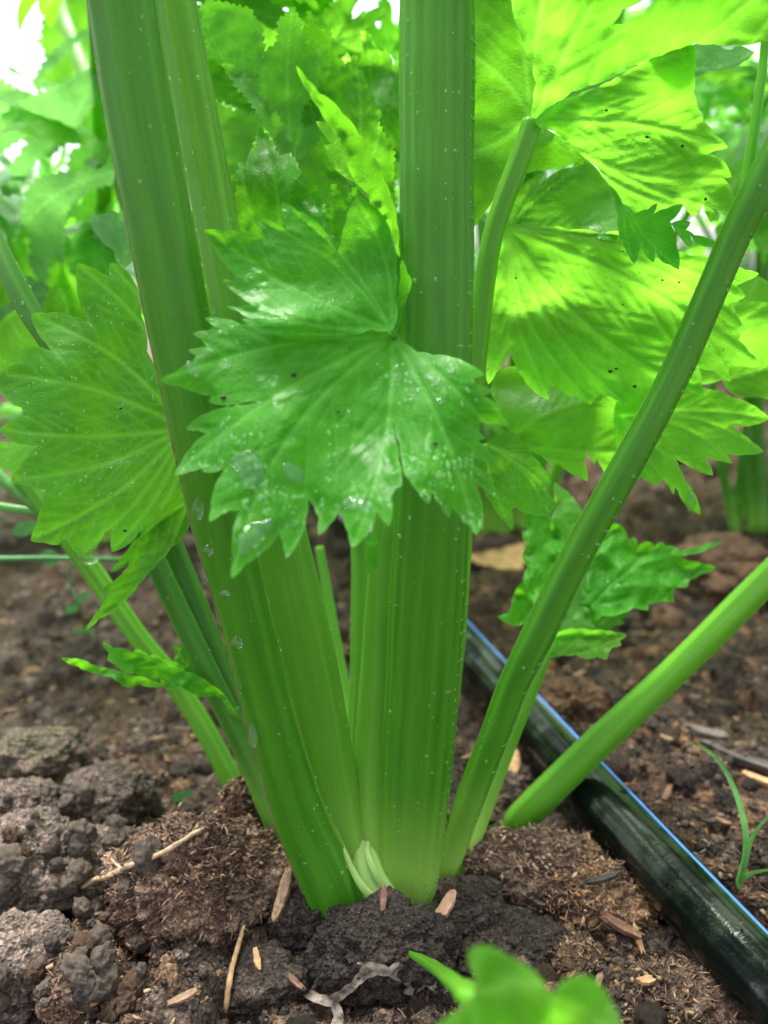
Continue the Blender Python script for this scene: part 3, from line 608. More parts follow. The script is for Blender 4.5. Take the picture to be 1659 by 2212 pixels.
# ---- inner leaves between the stalks (from the middle stalks)
inner = [
 ([(562,273),(583,303),(603,338),(622,332),(640,350),(650,378),(634,390),(622,430),(640,480),(640,560),(600,640),(530,600),(505,520),(515,470),(510,430),(519,349),(532,362),(535,345),(541,325),(552,340),(556,300)], (600,600), [(562,275),(519,350),(648,372)], .248, M_MID),
 ([(648,376),(668,392),(685,410),(698,440),(702,480),(735,550),(760,640),(740,720),(660,660),(620,560),(615,470),(625,420),(632,395)], (720,680), [(648,378),(700,440)], .236, M_TOP),
 ([(721,397),(735,425),(745,440),(765,405),(780,440),(800,470),(830,560),(820,660),(760,680),(720,600),(700,540),(702,480),(708,430)], (780,660), [(721,399),(765,408)], .24, M_TOP),
 ([(465,222),(490,240),(520,245),(560,247),(574,258),(568,272),(555,285),(545,310),(538,340),(520,380),(514,440),(505,520),(485,520),(478,400),(470,300)], (500,520), [(570,258),(545,310)], .262, M_PALE),
 ([(631,16),(645,38),(654,75),(660,110),(700,100),(690,150),(700,200),(690,300),(650,340),(610,330),(585,290),(570,220),(560,150),(575,110),(600,90),(602,45)], (630,330), [(631,18),(572,130),(690,110)], .262, M_PALE),
 ([(668,23),(678,45),(684,62),(684,80),(713,57),(716,80),(712,110),(725,120),(740,135),(738,160),(720,190),(690,200),(660,200),(650,160),(642,130),(655,100),(652,70),(660,50)], (680,230), [(668,25),(713,60),(738,140)], .268, M_MID),
 ([(767,120),(773,150),(783,152),(786,170),(795,182),(797,200),(812,212),(808,225),(825,248),(815,262),(825,285),(850,310),(850,400),(830,460),(760,400),(700,380),(660,320),(655,240),(690,190),(725,165),(745,145)], (760,400), [(767,122),(822,248),(670,220)], .27, M_MID),
 ([(797,76),(803,95),(812,106),(820,122),(826,112),(832,103),(842,122),(850,140),(870,120),(890,150),(895,330),(860,350),(815,300),(800,240),(785,190),(775,140),(785,110)], (860,330), [(797,78),(832,105)], .285, M_MID),
 ([(482,135),(500,140),(525,160),(552,190),(575,220),(600,250),(618,290),(640,320),(632,350),(612,345),(590,300),(570,262),(545,225),(515,190),(495,165)], (625,340), [(482,136)], .25, M_PALE),
 ([(430,20),(450,0),(500,10),(540,20),(565,60),(570,110),(560,170),(575,230),(545,215),(520,180),(500,170),(480,130),(450,110),(440,70)], (575,225), [(440,30),(540,30)], .265, M_PALE),
 ([(440,110),(470,120),(480,135),(500,160),(525,185),(555,215),(565,245),(530,235),(500,225),(470,215),(455,180)], (570,250), [(445,115),(470,210)], .275, M_TOP),
 ([(590,300),(620,290),(680,300),(760,330),(850,380),(860,560),(780,620),(700,500),(640,480),(600,400)], (800,600), [(600,310),(700,310),(850,390)], .30, M_BACK),
 ([(540,-60),(640,-80),(700,-40),(720,0),(690,30),(660,20),(640,40),(620,10),(590,40),(560,0)], (650,120), [(560,-40),(700,-40)], .33, M_BACK),
]
for k, (o_, b_, t_, d_, m_) in enumerate(inner):
    tleaf([sD, sB, sC2][k % 3], o_, b_, t_, d_, gx=rnd.uniform(-4e-5, 4e-5), gy=rnd.uniform(-3e-5, 5e-5), mat=m_, h=6.5, seed=20 + k, serr=15, ripple=.004, cup=-.004, curl=-.002, quilt=.0016, fine=.35)
# ---- left leaf behind the first stalk
L2 = [(395,1000),(372,930),(345,840),(318,760),(305,680),(300,640),(285,600),(262,575),(238,567),(236,598),(216,588),(190,575),(167,568),(166,608),(172,650),(188,690),(200,706),(180,692),(160,684),(130,676),(100,676),(67,678),(76,708),(100,742),(117,762),(100,755),(75,748),(40,757),(48,775),(52,786),(28,788),(0,806),(-18,824),(0,845),(22,868),(45,880),(60,898),(30,905),(0,928),(25,952),(55,961),(85,962),(60,985),(42,1012),(24,1038),(58,1048),(95,1058),(93,1093),(78,1135),(66,1168),(95,1172),(125,1177),(142,1160),(150,1178),(175,1202),(200,1190),(212,1178),(225,1150),(245,1136),(241,1193),(280,1173),(300,1150),(320,1135),(360,1090),(396,1050)]
T2 = [(240,570),(168,572),(70,680),(5,808),(3,928),(26,1037),(68,1166),(176,1200),(242,1190),(345,1105)]
l2 = tleaf(sG2, L2, (400,925), T2, .232, gx=.00004, gy=-.00002, mat=M_MID, h=5.5, cup=.004, ripple=.0022, quilt=.0012, seed=31)
l2['label'] = 'broad pale green leaf fanning out to the left'
tleaf(sG2, [(100,690),(95,655),(108,625),(123,615),(145,640),(152,680),(170,720),(120,720)], (150,720), [(123,618)], .25, mat=M_MID, h=6, seed=32)
tleaf(sG2, [(0,700),(20,680),(50,660),(75,690),(110,760),(60,800),(0,830),(-60,800),(-40,740)], (60,800), [(20,684),(-30,760)], .26, mat=M_BACK, h=7, seed=33)
tleaf(sG, [(-40,960),(20,955),(60,958),(85,962),(80,990),(40,1020),(0,1010),(-40,1000)], (-40,980), [(80,965)], .262, mat=M_PALE, h=7, seed=34)
L3 = [(184,1362),(198,1340),(214,1317),(228,1298),(236,1282),(225,1279),(214,1277),(245,1257),(262,1242),(276,1226),(288,1196),(300,1167),(325,1133),(350,1102),(372,1080),(395,1060),(420,1085),(412,1127),(395,1160),(370,1182),(345,1212),(320,1237),(300,1262),(280,1287),(262,1305),(250,1317),(232,1328),(214,1337)]
tleaf(sG2, L3, (408,1085), [(185,1360),(216,1278)], .236, gx=.00006, mat=M_MID, h=5, seed=35, curl=-.0015, quilt=.0012, ripple=.003)
tleaf(sG2, [(238,1236),(255,1215),(275,1190),(300,1160),(330,1120),(352,1090),(372,1076),(350,1110),(325,1150),(300,1185),(275,1215),(255,1232)], (372,1078), [(240,1234)], .2345, gx=.00006, mat=M_TOP, h=5, seed=36)
# little crinkled leaf, low left
c4 = [
 ([(131,1422),(155,1423),(175,1424),(196,1434),(215,1442),(240,1446),(262,1452),(290,1460),(330,1470),(352,1482),(330,1484),(300,1477),(285,1484),(265,1482),(258,1474),(240,1462),(215,1456),(188,1449),(172,1443),(170,1440)], (352,1482), [(132,1422)], .262),
 ([(222,1387),(245,1400),(270,1402),(285,1410),(297,1402),(310,1407),(322,1418),(338,1412),(352,1425),(372,1428),(400,1440),(430,1450),(450,1480),(410,1490),(380,1478),(350,1472),(320,1462),(290,1455),(262,1448),(250,1435),(232,1425),(236,1410),(226,1400)], (455,1490), [(223,1389),(300,1410)], .258),
 ([(387,1344),(398,1365),(410,1382),(413,1392),(423,1400),(430,1415),(440,1424),(452,1450),(462,1470),(470,1490),(455,1498),(420,1470),(395,1440),(375,1425),(382,1415),(372,1392),(388,1398),(400,1395),(398,1380),(390,1362)], (466,1494), [(387,1346),(378,1400)], .262),
 ([(340,1440),(370,1445),(400,1450),(430,1462),(455,1478),(490,1507),(486,1520),(478,1508),(465,1502),(445,1504),(425,1504),(412,1494),(390,1482),(370,1485),(350,1482),(345,1465)], (486,1512), [(345,1455),(380,1482)], .254),
]
for k, (o_, b_, t_, d_) in enumerate(c4):
    tleaf(sG2, o_, b_, t_, d_, mat=M_TOP if k % 2 else M_MID, h=3.5, seed=40 + k, ripple=.004, quilt=.0015, curl=-.001, fine=.8)
stalk('leaf_stem', [(484, 1505, .256, 9), (500, 1535, .258, 14), (520, 1575, .262, 22), (545, 1640, .264, 30)], M_STALKL, sG2, ribs=2, rings=24, seg=16, seed=3, hollow=False)

# ---- right side leaves
L6b = [(1022,-120),(1100,-120),(1112,0),(1130,80),(1152,150),(1158,200),(1150,240),(1125,300),(1105,345),(1078,395),(1045,462),(1010,500),(1005,300),(1010,100)]
tleaf(sI, L6b, (1145,250), [(1060,-110),(1025,120),(1020,330)], .249, gx=-.00003, gy=.00003, mat=M_MID, h=7, seed=50, under=True, quilt=.001, ripple=.003)
L6 = [(1148,262),(1152,220),(1158,180),(1150,140),(1125,70),(1105,0),(1085,-80),(1120,-200),(1250,-260),(1400,-200),(1480,-160),(1440,-60),(1395,-5),(1345,20),(1318,55),(1345,52),(1390,30),(1450,-20),(1560,-60),(1680,-80),(1760,-40),(1800,30),(1740,60),(1680,78),(1640,92),(1590,96),(1540,95),(1500,93),(1475,105),(1440,118),(1400,128),(1378,135),(1340,155),(1310,172),(1270,185),(1235,198),(1200,222),(1175,245),(1160,268)]
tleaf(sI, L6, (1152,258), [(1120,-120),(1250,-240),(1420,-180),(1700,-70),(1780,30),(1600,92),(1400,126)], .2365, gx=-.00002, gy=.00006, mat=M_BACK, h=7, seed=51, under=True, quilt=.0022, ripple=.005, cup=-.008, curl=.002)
tleaf(sI, [(1280,45),(1318,52),(1350,20),(1400,-20),(1440,-60),(1380,-30),(1330,0)], (1290,50), [(1420,-40)], .252, mat=M_BGC, h=6, seed=52)
# dark upper surface glimpsed between the leaflets
tleaf(sI, [(1155,262),(1180,225),(1220,200),(1260,186),(1310,172),(1345,158),(1380,138),(1345,175),(1300,205),(1250,225),(1200,245),(1165,275)], (1158,266), [(1375,142)], .2475, mat=M_BGC, h=5, seed=53)
tleaf(sI, [(1500,95),(1540,92),(1590,98),(1630,112),(1605,135),(1570,148),(1530,152),(1495,170),(1480,150)], (1490,150), [(1628,114)], .262, mat=M_BGC, h=5, seed=54)
L5 = [(1155,262),(1172,243),(1200,226),(1245,206),(1290,190),(1320,175),(1345,160),(1385,140),(1430,120),(1470,105),(1500,96),(1503,120),(1500,160),(1498,200),(1505,230),(1520,262),(1545,292),(1572,318),(1545,325),(1525,331),(1548,338),(1565,350),(1580,383),(1557,383),(1572,395),(1585,420),(1593,445),(1597,470),(1578,468),(1560,463),(1545,452),(1535,449),(1548,465),(1552,482),(1548,470),(1535,480),(1520,440),(1500,470),(1475,440),(1440,470),(1415,470),(1400,500),(1370,470),(1340,440),(1325,410),(1312,382),(1290,360),(1270,345),(1250,328),(1230,310),(1212,293),(1198,283),(1180,276),(1165,275)]
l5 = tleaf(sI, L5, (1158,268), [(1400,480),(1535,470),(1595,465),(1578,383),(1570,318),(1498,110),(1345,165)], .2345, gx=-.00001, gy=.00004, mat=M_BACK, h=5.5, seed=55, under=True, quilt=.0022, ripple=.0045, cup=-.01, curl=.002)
l5['label'] = 'glowing yellow-green leaf lit from behind'
# its folded-over tip, seen from above
tleaf(sI, [(1318,400),(1345,440),(1372,462),(1400,452),(1420,438),(1412,462),(1440,450),(1475,441),(1462,466),(1448,478),(1452,490),(1462,530),(1467,582),(1448,572),(1430,565),(1418,545),(1412,530),(1415,550),(1412,567),(1398,555),(1387,530),(1384,517),(1380,545),(1370,570),(1358,550),(1350,535),(1345,518),(1340,520),(1336,500),(1335,465),(1328,430)], (1350,440), [(1370,568),(1412,565),(1466,578),(1472,445)], .2275, gx=.00002, gy=-.00002, mat=M_TOP, h=5, seed=56, ripple=.002)
tleaf(sI, [(1450,482),(1470,476),(1492,480),(1482,496),(1500,508),(1530,515),(1551,525),(1535,533),(1515,530),(1500,520),(1490,503),(1493,520),(1492,535),(1475,520),(1462,500)], (1455,480), [(1548,526),(1492,533)], .2278, mat=M_TOP, h=4.5, seed=57)
L7u = [(1100,490),(1104,440),(1112,400),(1112,378),(1135,378),(1128,400),(1150,385),(1178,372),(1170,400),(1200,372),(1235,362),(1262,350),(1272,350),(1300,380),(1330,430),(1345,480),(1330,520),(1260,500),(1200,492),(1150,490)]
tleaf(sI, L7u, (1098,492), [(1115,380),(1178,374),(1262,352),(1335,470)], .2535, mat=M_MID, h=6, seed=58, ripple=.005, quilt=.0015)
tleaf(sI, [(1112,374),(1125,330),(1150,270),(1200,290),(1240,320),(1272,345),(1240,352),(1200,362),(1160,368)], (1150,272), [(1250,345),(1115,372)], .262, mat=M_MID, h=6, seed=59)
L7 = [(1082,484),(1120,484),(1170,489),(1230,496),(1300,505),(1345,500),(1400,520),(1440,540),(1490,552),(1545,560),(1585,575),(1610,583),(1640,591),(1612,607),(1590,615),(1603,628),(1610,640),(1598,648),(1580,655),(1590,680),(1603,700),(1611,714),(1600,715),(1596,735),(1618,760),(1645,791),(1600,790),(1570,785),(1575,805),(1578,824),(1560,815),(1540,800),(1510,795),(1515,830),(1522,858),(1495,845),(1470,828),(1455,845),(1440,860),(1420,850),(1400,862),(1385,850),(1365,862),(1350,877),(1340,868),(1322,858),(1300,850),(1285,860),(1277,874),(1262,864),(1245,856),(1222,852),(1210,840),(1190,832),(1182,850),(1186,864),(1165,852),(1150,842),(1130,815),(1112,785),(1102,750),(1092,778),(1072,805),(1055,830),(1050,800),(1041,755),(1045,718),(1056,690),(1063,662),(1068,620),(1075,590),(1082,540)]
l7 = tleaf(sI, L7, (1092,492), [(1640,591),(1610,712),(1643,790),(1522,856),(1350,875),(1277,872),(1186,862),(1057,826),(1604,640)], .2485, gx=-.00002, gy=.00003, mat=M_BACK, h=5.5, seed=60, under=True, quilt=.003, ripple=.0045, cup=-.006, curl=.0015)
l7['label'] = 'wide drooping leaf with strong pale veins'
L8a = [(1105,935),(1085,905),(1072,870),(1060,840),(1080,800),(1130,790),(1200,820),(1300,850),(1390,870),(1420,920),(1400,980),(1352,1008),(1320,1040),(1300,1010),(1290,990),(1283,1002),(1268,975),(1262,1000),(1270,1040),(1255,1032),(1222,1015),(1205,999),(1198,1006),(1170,985),(1130,960)]
tleaf(sI, L8a, (1080,955), [(1065,845),(1300,860),(1283,1000),(1265,1035),(1205,998),(1400,970)], .262, mat=M_BACK, h=6, seed=61, under=True, ripple=.004, quilt=.002)
L8b = [(1330,870),(1400,835),(1500,840),(1540,842),(1580,858),(1620,872),(1645,888),(1662,903),(1630,918),(1600,920),(1575,918),(1600,935),(1625,955),(1650,976),(1610,982),(1570,980),(1575,990),(1583,1001),(1560,996),(1520,984),(1530,1000),(1541,1027),(1515,1020),(1480,1002),(1455,985),(1468,1010),(1480,1040),(1497,1062),(1508,1085),(1513,1112),(1495,1102),(1478,1088),(1465,1060),(1458,1050),(1455,1068),(1445,1050),(1432,1035),(1418,1048),(1400,1040),(1385,1030),(1372,1040),(1360,1058),(1345,1077),(1350,1050),(1352,1030),(1340,1000),(1330,940)]
tleaf(sE, L8b, (1345,900), [(1660,903),(1648,976),(1582,1000),(1540,1025),(1512,1110),(1416,1046)], .258, gx=-.00003, mat=M_BACK, h=5.5, seed=62, ripple=.004, quilt=.0015, curl=.001)
tleaf(sE, [(1540,620),(1580,640),(1600,655),(1659,655),(1720,690),(1760,760),(1740,840),(1690,862),(1640,858),(1580,850),(1560,820),(1500,830),(1470,860),(1450,800),(1480,700)], (1480,840), [(1659,660),(1750,760),(1690,860)], .27, mat=M_BACK, h=7, seed=63, quilt=.0015, ripple=.005)
tleaf(sE, [(1590,600),(1620,590),(1645,600),(1690,640),(1670,700),(1600,690)], (1590,690), [(1640,600)], .275, mat=M_BACK, h=7, seed=64)
L9 = [(1030,1000),(1045,965),(1075,940),(1105,930),(1130,955),(1150,985),(1172,1010),(1192,1046),(1175,1050),(1168,1055),(1185,1068),(1201,1089),(1194,1100),(1190,1112),(1160,1114),(1140,1108),(1115,1096),(1104,1100),(1108,1120),(1107,1144),(1092,1128),(1078,1112),(1062,1085),(1045,1062),(1035,1030)]
tleaf(sI, L9, (1050,960), [(1192,1046),(1200,1088),(1107,1140),(1188,1110)], .252, mat=M_MID, h=5, seed=65, ripple=.003, quilt=.001)
stalk('leaf_stem', [(1030, 978, .258, 18), (1080, 955, .262, 22), (1120, 940, .263, 18), (1160, 920, .263, 10)], M_STALKL, sI, ribs=2, rings=24, seg=16, seed=3, hollow=False)
# small crinkled leaf cluster on its own short stalk
c10 = [  # pale leaflets here carry the sky glare in their colour
 ([(1197,1042),(1212,1052),(1230,1067),(1245,1085),(1256,1102),(1262,1135),(1240,1180),(1215,1200),(1200,1180),(1190,1130),(1200,1100),(1198,1070)], (1200,1230), [(1198,1044)], .283, M_PALE),
 ([(1135,1110),(1150,1105),(1175,1110),(1200,1130),(1225,1180),(1205,1230),(1190,1300),(1170,1330),(1150,1300),(1130,1250),(1140,1225),(1128,1200),(1138,1180),(1127,1148),(1140,1145),(1132,1128)], (1180,1340), [(1138,1112),(1130,1148),(1132,1220)], .278, M_TOP),
 ([(1110,1285),(1125,1260),(1140,1255),(1160,1290),(1175,1335),(1180,1400),(1150,1360),(1142,1335),(1128,1350),(1108,1352),(1095,1345),(1075,1332),(1098,1325),(1105,1310)], (1180,1400), [(1078,1332),(1130,1262)], .274, M_TOP),
 ([(1290,1150),(1318,1132),(1340,1133),(1352,1150),(1356,1165),(1372,1162),(1378,1180),(1395,1170),(1408,1172),(1412,1182),(1430,1170),(1438,1180),(1455,1180),(1470,1192),(1510,1182),(1557,1170),(1530,1185),(1490,1198),(1460,1200),(1485,1212),(1520,1218),(1549,1226),(1515,1240),(1490,1252),(1485,1268),(1460,1268),(1452,1280),(1456,1300),(1430,1298),(1400,1305),(1400,1318),(1370,1312),(1345,1325),(1300,1330),(1250,1370),(1225,1330),(1235,1260),(1255,1200)], (1200,1410), [(1335,1136),(1430,1174),(1548,1225),(1455,1298),(1555,1171)], .282, M_TOP),
 ([(1200,1300),(1240,1260),(1290,1250),(1330,1270),(1360,1300),(1360,1322),(1340,1338),(1350,1345),(1330,1352),(1300,1365),(1250,1390),(1215,1400),(1185,1420)], (1185,1420), [(1355,1305),(1345,1345)], .274, M_PALE),
 ([(1185,1420),(1195,1395),(1190,1378),(1215,1362),(1245,1358),(1280,1362),(1310,1362),(1330,1366),(1354,1372),(1338,1384),(1342,1394),(1322,1398),(1315,1410),(1310,1425),(1290,1418),(1270,1424),(1245,1414),(1215,1416)], (1180,1425), [(1352,1373),(1310,1422)], .2685, M_BACK),
]
for k, (o_, b_, t_, d_, m_) in enumerate(c10):
    tleaf(sH, o_, b_, t_, d_, mat=m_, h=4.5, seed=70 + k, gy=-.00009, ripple=.005, quilt=.0022, curl=-.0015, fine=.9)
for k in range(30):
    u, v, d = rnd.uniform(440, 850), rnd.uniform(-60, 420), rnd.uniform(.30, .42)
    p = P(u, v, d); pleaf([sD, sC2][k % 2], 100 + k % 6, p, (rnd.uniform(-.8, .6), rnd.uniform(-.5, .1), rnd.uniform(.2, 1)), (rnd.uniform(-.6, .6), rnd.uniform(-1, -.1), rnd.uniform(.2, 1)), rnd.uniform(.028, .05), [M_MID, M_TOP, M_BACK, M_PALE][k % 4])
for k in range(8):
    u, v, d = rnd.uniform(1500, 1680), rnd.uniform(120, 560), rnd.uniform(.36, .46)
    p = P(u, v, d); pleaf(sE, 100 + k % 6, p, (rnd.uniform(-.6, .8), rnd.uniform(-.5, .1), rnd.uniform(-.6, 1)), (rnd.uniform(-.6, .6), rnd.uniform(-1, -.1), rnd.uniform(.2, 1)), rnd.uniform(.03, .05), [M_MID, M_TOP, M_BACK, M_BGC][k % 4])
# canopy above the frame, so the plant goes on
for k in range(26):
    a = rnd.uniform(0, 6.28); rr_ = rnd.uniform(.02, .17)
    p = np.array([rr_ * math.cos(a), .26 + rr_ * math.sin(a) * .8 + .03, rnd.uniform(.33, .42)])
    pleaf([sA, sB, sC, sI, sE][k % 5], 100 + k % 5, p, (math.cos(a), math.sin(a), rnd.uniform(-.3, .6)), (rnd.uniform(-.3, .3), rnd.uniform(-.3, .3), 1), rnd.uniform(.05, .08), [M_MID, M_TOP, M_BACK][k % 3])

# ================================================================== neighbouring celery plants
def neighbour(x, y, hgt, n, label, seed, mats, nleaf=6, lean=1.0, spread=.2, size=.07):
    r_ = random.Random(seed); z0 = gz(x, y) - .01
    e = empty('celery_plant', (x, y, z0), label, 'celery plant', 'celery plants growing in the rows behind')
    for i in range(n):
        a = 2 * math.pi * i / n + r_.uniform(-.3, .3); H = hgt * r_.uniform(.75, 1.08); sp = spread * r_.uniform(.5, 1.25) * lean
        dx, dy = math.cos(a), math.sin(a)
        pts = [(x + dx * .015, y + dy * .015, z0, .018), (x + dx * (.03 + sp * .15), y + dy * (.03 + sp * .15), z0 + H * .35, .013), (x + dx * (.03 + sp * .5), y + dy * (.03 + sp * .5), z0 + H * .72, .009), (x + dx * (.03 + sp), y + dy * (.03 + sp), z0 + H, .004)]
        path, V, F, uv, pale, rib = stalk_mesh(pts, ribs=2, rings=22, seg=12, seed=i, world=True, facing=(dx, dy, .3), hollow=False)
        s_ = put('stalk', V, F, mats[3] if r_.random() < .6 else M_STALKL, e, origin=np.array(pts[0][:3]), uv=uv, attrs={'pale': pale, 'rib': rib})
        for j in range(nleaf):
            t = 1 - .13 * (j // 2) * 1.6 - (.0 if j else 0); k = min(21, int(t * 21)); side = -1 if j % 2 else 1
            p = path[k]; out = np.array([dx, dy, 0]); tang = np.array([-dy, dx, 0]) * side
            yd = out * .5 + tang * (.9 if j > 0 else .1) + np.array([0, 0, r_.uniform(-.35, .6)])
            pleaf(s_, 100 + r_.randrange(6), p, yd, (r_.uniform(-.5, .5) + dx * .3, r_.uniform(-.5, .5) + dy * .3, 1), size * r_.uniform(.75, 1.25) * (1 if j < 4 else .8), mats[r_.randrange(3)])
    return e
mb = [M_BG, M_BGC, M_BACK, M_STALK]
NB = [(-.20, .60, .33, 9, 'blurred celery plant behind the thick left stalk', 1, .20), (-.50, .66, .27, 9, 'blurred low celery plant under the white sky at the left edge', 2, .18),
      (.10, .62, .46, 10, 'celery plant directly behind the central stalk', 3, .20), (.37, .66, .46, 10, 'celery plant at the far right whose stems show above the soil', 4, .17),
      (.62, .70, .46, 9, 'celery plant beyond the right edge of the frame', 5, .2), (-.85, .75, .3, 8, 'celery plant beyond the left edge of the frame', 6, .2)]
for (x, y, hh, n, lab, sd_, sp) in NB: neighbour(x, y, hh, n, lab, sd_, mb, spread=sp, nleaf=7, size=.075)
for k, x in enumerate([-1.3, -.75, -.25, .2, .6, 1.05]):
    neighbour(x, 1.25 + .1 * (k % 2), (.34 if x < -.2 else .6), 8, ['celery plant in the second row, outermost left', 'second row celery plant below the brightest sky', 'second row celery plant left of centre', 'second row celery plant right of centre', 'second row celery plant behind the far right stems', 'celery plant in the second row, outermost right'][k], 20 + k, mb, spread=.26, nleaf=6, size=.1)

# blurred foliage hanging in from the left neighbour, each its own shape
lft = empty('celery_plant', G(-260, 1500), 'neighbouring celery plant reaching in from the left with drooping bluish leaves', 'celery plant')
k1 = stalk('stalk', [(60, -260, .47, 20), (128, 0, .45, 30), (158, 90, .44, 34), (188, 170, .43, 36), (222, 260, .42, 36), (270, 420, .41, 40), (330, 640, .42, 44), (380, 900, .44, 44)], M_STALKL, lft, ribs=2, rings=40, seg=24, thick=.8, seed=3)
k2 = stalk('stalk', [(-300, 1450, .40, 30), (-200, 900, .39, 30), (-60, 560, .38, 22), (0, 470, .375, 14), (30, 560, .37, 9)], M_STALKL, lft, ribs=2, rings=40, seg=20, thick=.8, seed=4)
tl = [
 ([(42,492),(50,450),(63,405),(90,385),(123,376),(165,374),(211,367),(250,352),(245,397),(215,400),(180,412),(150,440),(140,470),(135,520),(131,572),(118,555),(108,540),(100,600),(94,624),(80,600),(70,580),(66,520),(60,495),(50,485)], (250,370), [(44,490),(94,620),(130,568)], .33, M_BGC),
 ([(213,140),(212,175),(205,220),(180,250),(155,290),(120,330),(80,345),(50,385),(20,395),(30,350),(60,310),(45,300),(0,330),(-40,320),(-20,270),(20,240),(60,215),(120,190),(170,160)], (214,142), [(22,392),(-35,310),(20,240)], .36, M_BGC),
 ([(197,471),(215,464),(240,462),(275,458),(285,500),(288,560),(270,578),(256,560),(250,545),(241,538),(233,532),(222,525),(214,512),(203,500)], (285,480), [(200,474),(265,570)], .27, M_BGC),
 ([(70,91),(91,80),(91,42),(105,30),(125,38),(150,-20),(230,-40),(230,150),(200,170),(170,190),(120,190),(75,190),(100,130),(90,95)], (220,120), [(72,92),(95,45),(80,185)], .46, M_BACK),
 ([(67,183),(80,160),(100,130),(130,100),(160,80),(188,62),(190,78),(160,95),(130,125),(100,155),(75,182)], (190,70), [(68,182)], .40, M_BGC),
 ([(0,560),(40,540),(80,600),(150,560),(200,600),(190,700),(120,800),(20,800),(-60,700)], (100,800), [(0,562),(150,565),(195,600)], .42, M_BACK),
 ([(150,330),(200,300),(240,330),(260,420),(230,470),(170,480),(140,420)], (250,470), [(155,335),(150,430)], .43, M_BACK),
 ([(140,520),(190,500),(230,540),(260,600),(230,660),(180,620),(150,580)], (250,650), [(145,522),(190,505)], .40, M_BG),
 ([(0,170),(30,190),(70,210),(60,260),(20,280),(-50,270),(-60,200)], (70,250), [(0,175),(-50,220)], .42, M_BGC),
]
for k, (o_, b_, t_, d_, m_) in enumerate(tl):
    tleaf(k2 if k in (1, 5, 8) else k1, o_, b_, t_, d_, gx=rnd.uniform(-1e-4, 1e-4), gy=rnd.uniform(-1e-4, 2e-4), mat=m_, h=8, serr=20, seed=90 + k, ripple=.006, cup=.01)
for k in range(26):
    u, v, d = rnd.uniform(-100, 270), rnd.uniform(350, 660), rnd.uniform(.37, .52)
    p = P(u, v, d); pleaf([k1, k2][k % 2], 100 + k % 6, p, (rnd.uniform(-1, .6), rnd.uniform(-.6, .1), rnd.uniform(-.9, .6)), (rnd.uniform(-.6, .6), rnd.uniform(-1, .1), rnd.uniform(.3, 1)), rnd.uniform(.03, .06), [M_BGC, M_BG, M_BGC, M_BACK][k % 4])
rgt = empty('celery_plant', onground(1640, 1140), 'dark celery stems rising behind the soil bank at the right edge', 'celery plant')
for k, (a, b, wd_) in enumerate([((1590, 1150), (1545, 880), 22), ((1600, 1130), (1640, 900), 14), ((1645, 1150), (1640, 700), 34), ((1690, 1160), (1700, 600), 40), ((1590, 1120), (1660, 560), 20), ((1625, 1150), (1610, 860), 20)]):
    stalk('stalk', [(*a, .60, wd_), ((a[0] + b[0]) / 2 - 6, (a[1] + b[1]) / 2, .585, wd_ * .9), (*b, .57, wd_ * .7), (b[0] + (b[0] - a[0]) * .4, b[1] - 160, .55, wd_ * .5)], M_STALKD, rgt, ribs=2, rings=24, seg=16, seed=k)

# ================================================================== the leaf in the foreground
fg = empty('celery_leaf', onground(885, 2055), 'out of focus bright green leaf close to the camera at the bottom edge', 'leaf')
fl = [(1014,2050),(1035,2040),(1069,2048),(1100,2066),(1139,2088),(1165,2110),(1182,2140),(1198,2146),(1208,2125),(1226,2112),(1260,2106),(1288,2118),(1306,2140),(1325,2175),(1340,2215),(1380,2290),(1420,2400),(1380,2560),(1150,2640),(930,2560),(860,2420),(880,2300),(925,2235),(955,2205),(995,2180),(1022,2150),(1028,2110),(1012,2080)]
tleaf(fg, fl, (1010,2145), [(1040,2050),(1230,2120),(1330,2230),(1200,2600),(880,2450)], .122, gy=-.00002, mat=M_BACK, h=12, seed=120, ripple=.003, cup=-.004)
gd = Gd(885, 2050)
stalk('leaf_stem', [(872, 2040, gd + .004, 22), (890, 2052, gd - .008, 26), (935, 2078, .19, 34), (980, 2110, .158, 44), (1010, 2145, .131, 52), (1060, 2230, .125, 40)], M_STALKL, fg, ribs=2, rings=40, seg=24, thick=.9, seed=2, pale_from=-.05)

# ================================================================== hose
hp = [HA + hdir * t for t in np.linspace(-1.1, .9, 60)]
hz = [p + np.array([0, 0, .0012 * math.sin(i * .5)]) + hn * .0006 * math.sin(i * .37) for i, p in enumerate(hp)]
V, F = tube(hz, .0104, 40)
if hdir[1] > 0: pass
hose = put('garden_hose', V, F, M_HOSE, origin=HA); tag(hose, 'black irrigation hose with a thin blue stripe lying on the soil', 'hose')
strV, strF = [], []
hzz = np.array(hz)
for i, p in enumerate(hzz):
    for k, el in enumerate((59, 62, 65, 67.5)):
        rr_ = .01075 if k in (1, 2) else .01035
        strV.append(p + hn * math.cos(R(el)) * rr_ + np.array([0, 0, math.sin(R(el)) * rr_]))
for i in range(len(hzz) - 1):
    for k in range(3): strF.append([i * 4 + k, i * 4 + k + 1, i * 4 + 5 + k, i * 4 + 4 + k])
put("stripe", strV, strF, M_BLUE, hose, origin=HA)

